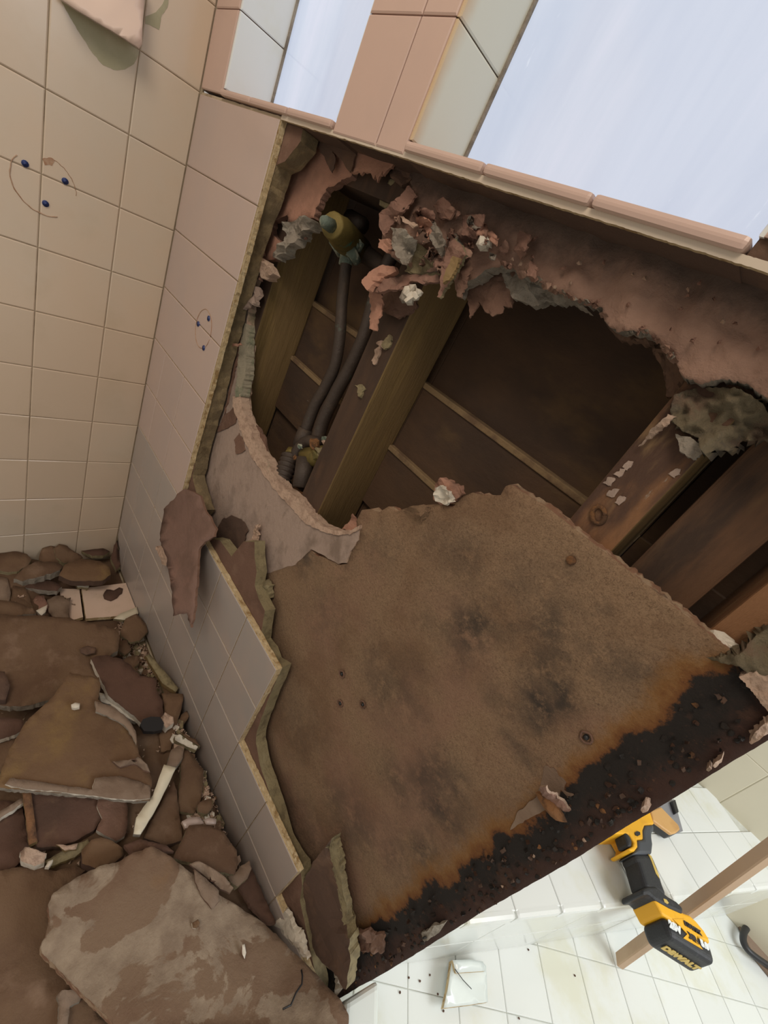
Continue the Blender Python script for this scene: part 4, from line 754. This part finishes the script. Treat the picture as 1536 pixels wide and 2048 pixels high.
deb('plaster_piece', 'mauve-brown piece with a white broken edge below the pale-rimmed slab', 'debris', [(198, 1588), (254, 1596), (256, 1640), (250, 1672), (232, 1682), (214, 1672), (192, 1660), (204, 1636), (194, 1612)], -2.60, ('paper', 'plaster_white'), .03)
deb('plaster_piece', 'dark triangular board between the white strip and the narrow offcut', 'debris', [(298, 1652), (346, 1560), (354, 1582), (361, 1640), (366, 1680), (330, 1690), (288, 1676)], -2.62, ('debris_brown', 'paper_dark'), .03)
deb('plaster_block', 'pinkish white block with two dark dents on the left of the heap', 'debris', [(40, 1704, 0), (50, 1693, .05), (72, 1698, .06), (93, 1706, .05), (89, 1724, .0), (70, 1732, 0), (42, 1722, 0)], -2.56, ('gypsum_edge', 'plaster_white'), .05, amp=.006, grid=9)
deb('wood_strip', 'olive slat running right from the pinkish white block', 'strip', [(88, 1722), (140, 1694), (176, 1678), (180, 1688), (150, 1714), (98, 1734)], -2.60, ('gypsum_olive', 'wood_olive'), .03, amp=.004)
deb('wood_splinter', 'pale wood splinter above the olive slat', 'splinter', [(112, 1689), (134, 1691), (156, 1686), (152, 1698), (130, 1702)], -2.57, ('gypsum_edge', 'wood_olive'), .015)
deb('plaster_shard', 'small curved white shard below the pinkish white block', 'debris', [(90, 1733), (96, 1722), (106, 1718), (104, 1726), (97, 1735)], -2.54, ('plaster_white',)*2, .02, jag=.6)
deb('plaster_chunk', 'olive-brown rounded lump above the biggest slab', 'debris', [(162, 1702, 0), (182, 1682, .03), (202, 1676, .04), (226, 1680, .05), (246, 1694, .04), (248, 1710, .0), (226, 1726, 0), (190, 1739, 0), (164, 1730, 0)], -2.60, ('debris_ochre', 'debris_dark'), .06, amp=.03)
deb('plaster_sheet', 'brown sheet at the left edge under the biggest slab', 'debris', [(-30, 1745), (48, 1734), (88, 1736), (112, 1742), (150, 1730), (172, 1738), (140, 1764), (116, 1790), (110, 1850), (110, 1920), (150, 1960), (225, 2070), (-30, 2075)], -2.62, ('debris_brown', 'debris_dark'), .04, amp=.04, ns=3, grid=22)
deb('plaster_sheet', 'dark brown sheet at the left edge between slat and pale rim', 'debris', [(-30, 1600), (44, 1604), (60, 1692), (42, 1722), (30, 1736), (-30, 1750)], -2.66, ('debris_dark', 'debris_dark'), .04, amp=.02)
deb('plaster_slab', 'biggest plaster-smeared slab in the foreground with a cracked right side', 'debris', [(80, 1893, .02), (92, 1868, .03), (99, 1836, .03), (96, 1810, .03), (106, 1786, .03), (150, 1756, .02), (200, 1731, .02), (236, 1724, 0), (260, 1710, 0), (303, 1692, 0), (330, 1706, 0), (345, 1716, 0), (392, 1752, 0), (440, 1790, 0), (470, 1806, -.02), (530, 1846, -.02), (590, 1906, -.02), (640, 1955, .03), (686, 1990, .13), (702, 2000, .14), (696, 2075, .16), (250, 2075, .06), (215, 2034, .05), (150, 1972, .03), (112, 1932, .02), (84, 1906, .02)], -2.49, ('debris_plaster', 'board_edge'), .06, amp=.014, ns=3, grid=24)
tube('crack', 'black_rubber', [hit(u, v, 'Z', -2.478+k*.006) for k, (u, v) in enumerate(((597, 1944), (599, 1956), (598, 1972), (586, 1990), (576, 2014), (560, 2022)))], .0035, o if 0 else None, 5) and None
crk = D.objects['crack']; big = [x for x in D.objects if x.name.startswith('plaster_slab') and 'biggest' in x.get('label', '')][0]
cl_ = Vector(crk.location); crk.parent = big; crk.location = cl_-Vector(big.location); crk.location.z += .012
deb('plaster_piece', 'light brown slab wedged between the biggest slab and the tiled wall', 'debris', [(346, 1716), (362, 1684), (378, 1650), (404, 1648), (434, 1656), (446, 1664), (462, 1688), (474, 1700), (476, 1722), (468, 1750), (438, 1744), (416, 1740), (384, 1726)], -2.54, BR, .04)
deb('plaster_roll', 'curled roll of grey-brown paper lying on the seam of the biggest slab', 'debris', [(378, 1728, .02), (398, 1722, .04), (424, 1736, .05), (452, 1756, .05), (467, 1776, .03), (460, 1786, .0), (440, 1778, 0), (405, 1748, 0)], -2.50, ('debris_grey', 'paper'), .02, amp=.01, grid=8)
deb('plaster_piece', 'triangular grey-brown piece lapping the upper right of the biggest slab', 'debris', [(388, 1738), (412, 1756), (438, 1780), (440, 1800), (424, 1818), (402, 1790), (390, 1764)], -2.478, ('debris_grey', 'paper'), .012)
deb('plaster_chunk', 'olive-grey lump on the tiled wall beside the biggest slab', 'debris', [(454, 1752, 0), (472, 1744, .02), (482, 1732, .04), (498, 1722, .05), (502, 1738, .04), (494, 1758, .02), (474, 1774, 0), (460, 1764, 0)], -2.57, ('debris_grey', 'gypsum_olive'), .05, amp=.02)
deb('plaster_piece', 'dark red-brown sliver along the top edge of the biggest slab', 'debris', [(248, 1690), (280, 1678), (334, 1690), (348, 1702), (322, 1704), (300, 1692), (262, 1708)], -2.53, ('debris_dark', 'paper'), .03)
deb('tile_chip', 'mauve-pink tile chip beside the tiled wall, larger of two', 'tile', [(363, 1643), (378, 1635), (400, 1633), (409, 1646), (390, 1650), (370, 1657)], -2.56, ('tile_pink', 'gypsum_edge'), .02, jag=.8)
deb('tile_chip', 'mauve-pink tile chip beside the tiled wall, smaller of two', 'tile', [(408, 1641), (416, 1636), (433, 1638), (432, 1648), (412, 1650)], -2.57, ('tile_pink', 'gypsum_edge'), .02, jag=.8)
deb('plaster_piece', 'rounded brown scrap at the foot of the tiled wall above the pink tile chips', 'debris', [(394, 1612), (404, 1602), (424, 1598), (426, 1614), (414, 1628), (396, 1624)], -2.60, BR, .02)
deb('plaster_piece', 'dark reddish wedge between the biggest slab and the lowest wall tiles', 'debris', [(474, 1768), (500, 1730), (514, 1760), (540, 1820), (552, 1846), (536, 1848), (500, 1812)], -2.62, ('debris_dark', 'paper'), .03)
deb('plaster_chunk', 'grey plaster knob at the bottom edge of the picture under the biggest slab', 'debris', [(114, 1990, .03), (124, 1980, .05), (150, 1978, .05), (166, 1986, .04), (160, 2002, .0), (140, 2012, .0), (132, 2070, 0), (114, 2070, 0), (118, 2008, 0)], -2.57, ('debris_grey', 'gypsum_grey'), .05, amp=.02)
deb('plaster_sheet', 'grey-rimmed board end at the left edge above the pale-rimmed slab', 'debris', [(-30, 1432), (48, 1440), (44, 1462), (30, 1470), (-30, 1488)], -2.58, ('debris_dark', 'plaster_white'), .03)
deb('plaster_sheet', 'reddish brown board at the left edge under the ochre-stained slab', 'debris', [(-30, 1478), (36, 1470), (30, 1500), (10, 1540), (-30, 1560)], -2.62, BR, .04)
deb('wood_strip', 'pale-edged plank end at the left edge below the pale-rimmed slab', 'strip', [(-30, 1640), (0, 1622), (44, 1596), (49, 1604), (30, 1618), (-30, 1655)], -2.60, ('debris_grey', 'plaster_white'), .03, amp=0)
deb('plaster_chunk', 'dark green-brown lump at the left edge beside the wide sheet', 'debris', [(-20, 1340), (10, 1344), (20, 1372), (12, 1398), (-20, 1402)], -2.62, ('paper_dark',)*2, .05)
deb('wood_splinter', 'small pink-white splinter lying on the biggest slab', 'splinter', [(483, 1890), (489, 1888), (493, 1905), (490, 1918), (485, 1908)], -2.468, ('plaster_white', 'paper_pink'), .012, jag=.5, grid=6)
deb('paper_scrap', 'small crinkled curl on the biggest slab near its middle', 'debris', [(384, 1846, 0), (396, 1838, .02), (400, 1846, .02), (392, 1858, 0), (385, 1856, 0)], -2.472, ('debris_ochre', 'plaster_white'), .01, jag=.6, grid=6)
# loose chips (individual) and fine crumbs (stuff)
zone = [(236, 1240), (286, 1240), (330, 1330), (372, 1410), (400, 1470), (440, 1600), (478, 1690), (500, 1760), (470, 1745), (440, 1660), (380, 1640), (350, 1500), (330, 1400), (280, 1350), (236, 1310)]
KINDS = [('pale plaster chip in the litter along the foot of the tiled wall', 'pale plaster chips along the wall', 'plaster_white'), ('brown plaster chip in the litter along the foot of the tiled wall', 'brown plaster chips along the wall', 'debris_brown'), ('olive gypsum chip in the litter along the foot of the tiled wall', 'olive gypsum chips along the wall', 'gypsum_olive'), ('pinkish tile chip in the litter along the foot of the tiled wall', 'pinkish tile chips along the wall', 'gypsum_edge')]
def zdrop(u, v):
    z = -2.75
    for _ in range(4):
        p = hit(u, v, 'Z', z); z = rz(max(.02, p.x), min(-.02, p.y))+.012
    return z
chips = 0
while chips < 130:
    u = random.uniform(230, 505); v = random.uniform(1235, 1765)
    if not inside(u, v, zone): continue
    z = zdrop(u, v); p = hit(u, v, 'Z', z)
    if p.y > -.015 or p.x > 3.0: continue
    lb, gp, m_ = KINDS[random.choice((0, 1, 1, 2, 2, 3, 0))]; r = random.uniform(.012, .034)
    n = random.choice((4, 5, 5, 6)); poly = [(p.x+math.cos(6.283*k/n+u)*r*random.uniform(.5, 1.3), min(-.008, p.y+math.sin(6.283*k/n+u)*r*random.uniform(.5, 1.0))) for k in range(n)]
    o = prism('chip', m_, poly, z-.01, z+random.uniform(.004, .016), None); o.rotation_euler = (random.uniform(-.35, .35), random.uniform(-.35, .35), 0)
    tag(o, lb, 'chip', gp); chips += 1
bm = bmesh.new()
def crumb(p, r):
    t = [Vector((random.uniform(-1, 1), random.uniform(-1, 1), random.uniform(-.2, 1)))*r*S for _ in range(4)]
    v_ = [bm.verts.new(W(p)+q) for q in t]
    for a, b, c in ((0, 1, 2), (0, 3, 1), (1, 3, 2), (2, 3, 0)): bm.faces.new((v_[a], v_[b], v_[c]))
k = 0
while k < 1750:
    u = random.uniform(0, 500); v = random.uniform(1180, 1765)
    if k > 350 and not inside(u, v, zone): continue
    if k > 1300 and v > 1345: continue
    z = zdrop(u, v); p = hit(u, v, 'Z', z)
    if p.y > -.02 or p.x < .02 or p.x > 3.1: continue
    crumb(p, random.uniform(.005, .016)); k += 1
bmesh.ops.recalc_face_normals(bm, faces=bm.faces[:])
me = D.meshes.new('crumbs'); bm.to_mesh(me); bm.free(); me.materials.append(M['gypsum_edge']); o = D.objects.new('crumbs', me); COL.objects.link(o)
tag(o, 'fine pale crumbs scattered over the rubble and along the tiled wall', 'crumbs', kind='stuff')

# ================================================================ BATHROOM SIDE: drill, float, stick, cable, broken tile
def pprism(name, m_, ol, zt, th, parent, bev=.0, seg=3):
    ps = [hit(u, v, 'Z', zt) for u, v in ol]
    ar = sum(ps[i].x*ps[(i+1) % len(ps)].y-ps[(i+1) % len(ps)].x*ps[i].y for i in range(len(ps)))
    if ar < 0: ps = ps[::-1]
    o = prism(name, m_, [(p.x, p.y) for p in ps], zt-th, zt, parent)
    if bev: b = o.modifiers.new('bevel', 'BEVEL'); b.width = bev*S; b.segments = seg; b.limit_method = 'ANGLE'
    return o
def text(body, name, loc, xd, yd, size, m_, parent):
    cu = D.curves.new('t', 'FONT'); cu.body = body; cu.size = size*S; cu.extrude = .0015*S; cu.align_x = 'CENTER'; cu.align_y = 'CENTER'; cu.offset = .004*S
    t = D.objects.new('t', cu); COL.objects.link(t); bpy.context.view_layer.update()
    me = D.meshes.new_from_object(t.evaluated_get(bpy.context.evaluated_depsgraph_get())); D.objects.remove(t)
    xd = xd.normalized(); yd = (yd-xd*yd.dot(xd)).normalized(); zd = xd.cross(yd)
    me.transform(Matrix((xd, yd, zd)).transposed().to_4x4()); me.materials.clear(); me.materials.append(M[m_])
    o = D.objects.new(name, me); COL.objects.link(o); put(o, W(loc), parent); return o
dr = empty('cordless_drill', (4.1, 1.8, -2.3), 'yellow and black cordless drill lying on its side on the white bench', 'drill')
pprism('housing', 'drill_yellow', [(1246, 1600), (1290, 1590), (1302, 1628), (1309, 1648), (1290, 1650), (1286, 1661), (1287, 1678), (1275, 1679), (1276, 1694), (1270, 1702), (1263, 1703), (1257, 1697), (1266, 1692), (1268, 1684), (1258, 1668), (1244, 1668), (1230, 1668)], -2.09, .17, dr, .025)
pprism('motor_cover', 'drill_grey', [(1290, 1649), (1309, 1648), (1309, 1661), (1305, 1666), (1305, 1675), (1307, 1688), (1305, 1708), (1267, 1708), (1275, 1695), (1276, 1679), (1287, 1678), (1286, 1661)], -2.095, .15, dr, .02)
pprism('trigger', 'drill_black', [(1247, 1663), (1256, 1664), (1263, 1675), (1267, 1685), (1265, 1692), (1258, 1694), (1254, 1682)], -2.085, .10, dr, .02)
gp_ = pprism('grip', 'drill_black', [(1266, 1705), (1305, 1705), (1311, 1720), (1318, 1737), (1328, 1770), (1338, 1795), (1294, 1780), (1284, 1749), (1276, 1723)], -2.10, .13, dr, .045, 4)
pprism('grip_stripe', 'print_yellow', [(1297, 1708), (1303, 1712), (1308, 1726), (1318, 1750), (1319, 1757), (1312, 1747), (1303, 1722)], -2.098, .006, gp_)
pprism('forward_button', 'drill_black', [(1270, 1665), (1275, 1662), (1280, 1664), (1281, 1669), (1276, 1672), (1271, 1670)], -2.085, .01, dr)
ft = pprism('foot', 'drill_black', [(1284, 1778), (1294, 1773), (1312, 1772), (1336, 1792), (1353, 1802), (1367, 1816), (1367, 1828), (1340, 1816), (1312, 1800), (1300, 1789), (1288, 1790)], -2.09, .18, dr, .02)
pprism('foot_badge', 'print_yellow', [(1327, 1797), (1333, 1799), (1338, 1806), (1335, 1808), (1329, 1804)], -2.088, .003, ft)
by = pprism('battery_top', 'drill_yellow', [(1306, 1796), (1318, 1794), (1340, 1808), (1366, 1825), (1380, 1830), (1392, 1841), (1408, 1860), (1418, 1876), (1422, 1888), (1325, 1830)], -2.10, .175, dr, .018)
bb = pprism('battery', 'drill_black', [(1325, 1829), (1422, 1887), (1435, 1932), (1343, 1874)], -2.10, .178, dr, .03, 4)
pprism('battery_label', 'drill_yellow', [(1346, 1838), (1361, 1853), (1375, 1868), (1367, 1876), (1406, 1899), (1394, 1882), (1394, 1872), (1417, 1877), (1408, 1866), (1392, 1852), (1370, 1838)], -2.097, .004, bb)
pprism('latch_recess', 'drill_black', [(1315, 1815), (1319, 1813), (1328, 1829), (1324, 1831)], -2.12, .10, by)
Bd = (hit(1434, 1931, 'Z', -2.1)-hit(1343, 1873, 'Z', -2.1)); Ad = hit(1343, 1873, 'Z', -2.1)-hit(1325, 1828, 'Z', -2.1)
text('20V', 'print', hit(1350, 1855, 'Z', -2.096), Bd, -Ad, .045, 'print_white', bb)
text('5.0', 'print', hit(1409, 1890, 'Z', -2.096), Bd, -Ad, .038, 'print_white', bb)
text('20V MAX', 'print', hit(1385, 1856, 'Z', -2.0945), Bd, -Ad, .024, 'print_black', bb)
text('XR', 'print', hit(1386, 1876, 'Z', -2.0945), Bd, -Ad, .034, 'print_black', bb)
mid_ = (hit(1343, 1874, 'Z', -2.1)+hit(1435, 1932, 'Z', -2.1))/2; nA = Bd.normalized().cross(Z_)
text('DEWALT', 'print', mid_+nA*.006-Vector((0, 0, .10)), Bd, Z_, .052, 'print_yellow', bb)
fo = empty('hand_float', (4.1, 2.6, -2.3), 'wood-topped hand float with a grey blade, behind the drill on the bench', 'tool')
pprism('blade', 'steel_blade', [(1316, 1612), (1348, 1598), (1359, 1637), (1366, 1662), (1350, 1668), (1330, 1660)], -2.285, .01, fo)
pprism('base', 'black_rubber', [(1301, 1622), (1322, 1614), (1358, 1650), (1361, 1660), (1354, 1666), (1344, 1669), (1306, 1641)], -2.20, .08, fo, .01)
pprism('wooden_block', 'orange_wood', [(1301, 1621), (1322, 1613), (1358, 1650), (1361, 1659), (1354, 1665), (1344, 1668), (1306, 1640)], -2.17, .03, fo, .01)
pprism('rubber_bar', 'black_rubber', [(1344, 1602), (1351, 1599), (1358, 1624), (1352, 1627)], -2.26, .03, fo, .004)
def beam(name, m_, p0, p1, w_, h_, parent=None):
    d = (p1-p0); L = d.length; a = d.normalized(); b = a.cross(Z_).normalized(); c = a.cross(b)
    vs = [W(p0+a*(L*i)+b*(w_*j/2)+c*(h_*k_/2)) for i in (0, 1) for j, k_ in ((-1, -1), (1, -1), (1, 1), (-1, 1))]
    o = link(name, vs, [(0, 1, 2, 3), (7, 6, 5, 4), (0, 4, 5, 1), (1, 5, 6, 2), (2, 6, 7, 3), (3, 7, 4, 0)], m_, parent)
    bm_ = bmesh.new(); bm_.from_mesh(o.data); bmesh.ops.recalc_face_normals(bm_, faces=bm_.faces[:]); bmesh.ops.bevel(bm_, geom=bm_.edges[:], offset=.006*S, segments=1, affect='EDGES'); bm_.to_mesh(o.data); bm_.free(); return o
tag(beam('wooden_batten', 'pale_wood', hit(1238, 1922, 'Z', ZF+.03), hit(1640, 1625, 'Z', -1.15), .08, .045), 'long pale wooden batten leaning against the bench edge behind the drill', 'batten')
tag(tube('power_cable', 'black_rubber', spl([hit(u, v, 'Z', z) for u, v, z in ((1575, 1785, -2.98), (1546, 1806, -2.985), (1527, 1830, -2.985), (1500, 1848, -2.985), (1487, 1868, -2.985), (1490, 1892, -2.985), (1512, 1914, -2.985), (1560, 1946, -2.985))], 8), .024, None, 10), 'black power cable looping over the floor at the right edge', 'cable')
o = pprism('floor_sheet', 'debris_grey', [(1468, 1826), (1504, 1815), (1570, 1880), (1580, 2000), (1506, 1908)], -3.02, .025, None, .004); tag(o, 'flat grey-brown sheet lying on the floor under the black cable', 'board')  # thin flat grey-brown prism just above the floor tiles
bt = empty('broken_tile', (3.7, .95, ZF), 'broken white bullnose tile lying on the bathroom floor', 'tile')
sheet('tile_slab', ('enamel_white', 'tile_edge'), [(903, 1921, .03), (940, 1920, .03), (965, 1924, .02), (972, 1932, .01), (974, 1968, .0), (976, 2004, .0), (930, 2011, .02), (887, 2016, .03), (895, 1980, .05), (900, 1950, .06)], 'Z', -3.0, .03, bt, jag=.3, step=8, grid=14, smooth=True)
sheet('tile_lip', ('enamel_white', 'tile_edge'), [(905, 1920, .05), (940, 1919, .05), (966, 1923, .03), (970, 1942, .02), (912, 1946, .05)], 'Z', -2.985, .02, bt, jag=.2, step=8, grid=14, smooth=True)
tube('crack', 'black_rubber', [hit(910, 1938, 'Z', -2.93), hit(926, 1960, 'Z', -2.94), hit(943, 1978, 'Z', -2.96)], .002, bt, 4)
for i, (u, v) in enumerate(((887, 2022), (876, 1988), (1057, 1899), (818, 1955), (800, 1985), (860, 1950), (840, 1962), (1150, 1951), (1038, 2037))):
    tag(rock('grit', 'debris_dark', hit(u, v, 'Z', ZF+.006), .006, None, 1, .5), 'dark grain of grit on the white bathroom floor', 'grit', 'grit on the white floor')
